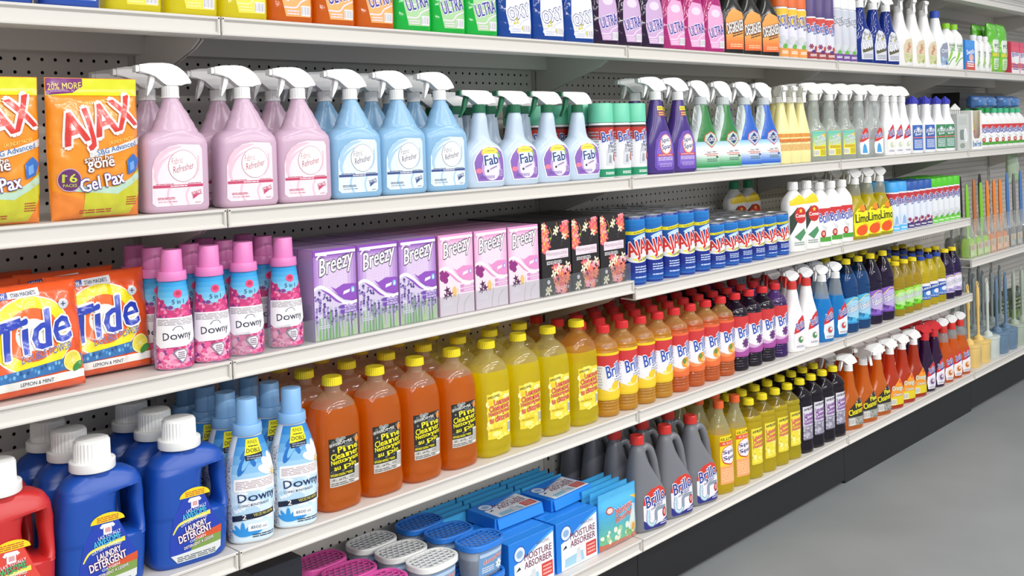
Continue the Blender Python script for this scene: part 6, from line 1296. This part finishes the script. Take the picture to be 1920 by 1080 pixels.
rows('multi_cleaner_bottle', K['fab_blue'], 'tall yellow capped blue cleaner bottle', BOT, 'tall yellow capped blue cleaners', [2.553, 2.652], h4, .012, .076, 3, .004)
rows('multi_cleaner_bottle', K['fab_purple'], 'tall yellow capped purple cleaner bottle', BOT, 'tall yellow capped purple cleaners', [2.755, 2.862], h4, .012, .076, 3, .004)
rows('multi_cleaner_bottle', K['fab_green'], 'yellow capped bottle with lime green label', BOT, 'lime label cleaners', [2.965, 3.048, 3.130], h4, .012, .068, 4, .003)
rows('lemon_floor_cleaner', K['blue_lemon'], 'blue capped yellow bottle with blue label', BOT, 'blue capped yellow cleaners', [3.214, 3.297, 3.380], h4, .012, .068, 4, .003)
rows('multi_cleaner_bottle', K['fab_small'], 'small yellow capped dark purple cleaner bottle', BOT, 'small dark purple cleaners', [3.470, 3.553, 3.612], h4, .012, .070, 4, .003, skip=((2, 0), (2, 1), (2, 2), (2, 3)))
# ---- bottom shelf
def stacked(kind, desc, grp, x, n=3):
    for lvl, nm in ((0, 'lower of its stack'), (1, 'on top of its stack')):
        pr = None
        for j in range(n):
            o = thing('moisture_tub', K[kind], (x-.012*j, .052+j*.094, h5+lvl*.0815), math.radians((3, -4, 2)[j % 3]))
            o['label'] = '%s, %s, %s' % (desc, ROWN[j], nm); o['category'] = 'tub'; o['group'] = grp
stacked('tub_pink', 'oval moisture absorber tub with pink honeycomb lid', 'pink lidded tubs', .365); stacked('tub_white', 'oval moisture absorber tub with white honeycomb lid', 'white lidded tubs', .512); stacked('tub_blue', 'oval moisture absorber tub with blue honeycomb lid', 'blue lidded tubs', .660)
rows('storage_box', carton(.11, .10, .285, '#20232c', '#1b1d26', Art().lines(-.03, .05, .03, .1, 4, P('#3c4150'), 1)), 'tall dark box left of the pink lidded tubs', 'box', None, [.100], h5, .03, .10)
rows('moisture_box', K['moist'], 'upright blue hanging moisture absorber box', 'box', 'upright blue moisture absorber boxes', [.815, .985], h5, .030, .032, 5, .001)
for i, x in enumerate((.860, 1.040)):
    o = thing('moisture_box', K['moist_flat'], (x, .165 if i == 0 else .150, h5+.1258), math.radians((-2, 3)[i])); o['category'] = 'box'; o['group'] = 'flat blue moisture absorber boxes'
    o['label'] = ('blue moisture absorber box lying flat, beside the blue tubs', 'blue moisture absorber box lying flat, beside the light blue pouches')[i]
rows('moisture_pouch', K['moist_pouch'], 'light blue moisture absorber pouch', 'pouch', 'light blue moisture absorber pouches', [1.152], h5, .022, .024, 5, .003)
rows('moisture_pouch', K['moist_pouch'], 'light blue pouch at the back of the bottom shelf', 'pouch', 'moisture pouches at the back', [.74, .905, 1.070], h5, .218, .024, 4, .003, rown=['first in', 'second in', 'third in', 'last in'])
rows('drain_jug', K['drain'], 'grey drain opener jug with red cap', 'jug', 'grey drain opener jugs', [1.297, 1.427, 1.557], h5, .010, .076, 4, .004, rz=-12)
rows('floor_cleaner_bottle', K['spic_y'], 'yellow cleaner bottle with orange cap', BOT, 'orange capped yellow cleaners', [1.672, 1.763], h5, .012, .062, 3, .01)
rows('lemon_cleaner_bottle', K['sq_yellow'], 'slim yellow lemon cleaner bottle', BOT, 'slim yellow lemon cleaners', [1.852, 1.934, 2.016, 2.098], h5, .012, .072, 4, .003)
rows('lavender_cleaner_bottle', K['sq_purple'], 'dark purple lavender cleaner bottle', BOT, 'dark purple lavender cleaners', [2.182, 2.262, 2.342, 2.422], h5, .012, .072, 4, .003, skip=((3,3),))
rows('pine_spray', K['pine_spray'], 'amber pine cleaner spray', 'spray bottle', 'amber pine cleaner sprays', [2.532, 2.772], h5, .010, .062, 3, .012)
rows('pine_spray', K['pine_spray_front'], 'amber pine cleaner spray with its nozzle facing out', 'spray bottle', 'amber sprays facing out', [2.652], h5, .010, .062, 3, .012)
rows('orange_spray', K['orange_spray'], 'dark orange citrus cleaner spray', 'spray bottle', 'dark orange citrus sprays', [2.884, 2.996, 3.108], h5, .010, .062, 3, .012)
rows('lavender_spray', K['pu_spray'], 'dark purple spray with red shroud', 'spray bottle', 'dark purple sprays', [3.218, 3.314], h5, .010, .060, 3, .012)
rows('orange_spray', K['or_spray'], 'bright orange spray with red trigger', 'spray bottle', 'bright orange sprays', [3.412, 3.508, 3.604], h5, .010, .060, 3, .012)
for kind, desc, grp, xs, n in (('t_yellow', 'yellow toilet brush in its holder', 'yellow toilet brushes', [3.765, 3.885], 1), ('t_pale', 'pale grey-green toilet brush in its holder', None, [4.005], 1), ('t_blue', 'slate blue toilet brush in its holder', 'slate blue toilet brushes', [4.130, 4.252], 1), ('t_sage', 'sage green toilet brush in its holder', 'sage toilet brushes', [4.374, 4.494], 1)):
    rows('toilet_brush', K[kind], desc, 'toilet brush', grp, xs, h5, .012, .102, n)
rows('toilet_brush', K['t_grey'], 'grey toilet brush behind the coloured ones', 'toilet brush', 'grey toilet brushes at the back', [3.765, 3.885, 4.005, 4.130, 4.252, 4.374, 4.494], h5, .118, .102, 2, .002, rown=['second row', 'back row'])
# ---- brush shelf on the far right
i = 0
for kind, desc, grp, xs, y in (('b_lime', 'lime green dish brush in clear wrap', 'lime dish brushes', [3.735, 3.905], .012), ('b_brown', 'brown handled brush in clear wrap', None, [3.820], .012), ('b_orange', 'orange handled brush in clear wrap', 'orange handled brushes', [3.990, 4.075, 4.160], .012), ('b_black', 'black handled brush in clear wrap', 'black handled brushes', [3.735, 3.850, 4.10], .085), ('b_blue', 'blue handled brush in clear wrap', 'blue handled brushes', [4.262, 4.452], .012), ('b_grey', 'grey handled brush in clear wrap', 'grey handled brushes', [4.355, 4.540], .012)):
    rows('scrub_brush', K[kind], desc, 'brush', grp, xs, h6, y, .062, rz=0, jit=.003)
for i, (x, z) in enumerate(((4.68, H['S5']+.0004), (4.89, H['S5']+.0004))):
    o = thing('mop_pack', K['darkpack'], (x, .24, z), 0, 'dark green mop pack at the back of the bottom shelf, %s' % ('beside the toilet brushes', 'the farther one')[i], 'pack', 'dark green mop packs')
o = thing('sleeve_pack', bag(.12, .16, .05, '#b9cfae', Art().r(-.04, .02, .04, .05, F_('#8fbf6a'), 1), seed=61, top=.0, amp=.004, step=.008), (4.60, .13, H['S2']-.2), 0, 'pale green pack hanging under the eye-level shelf', 'pack')
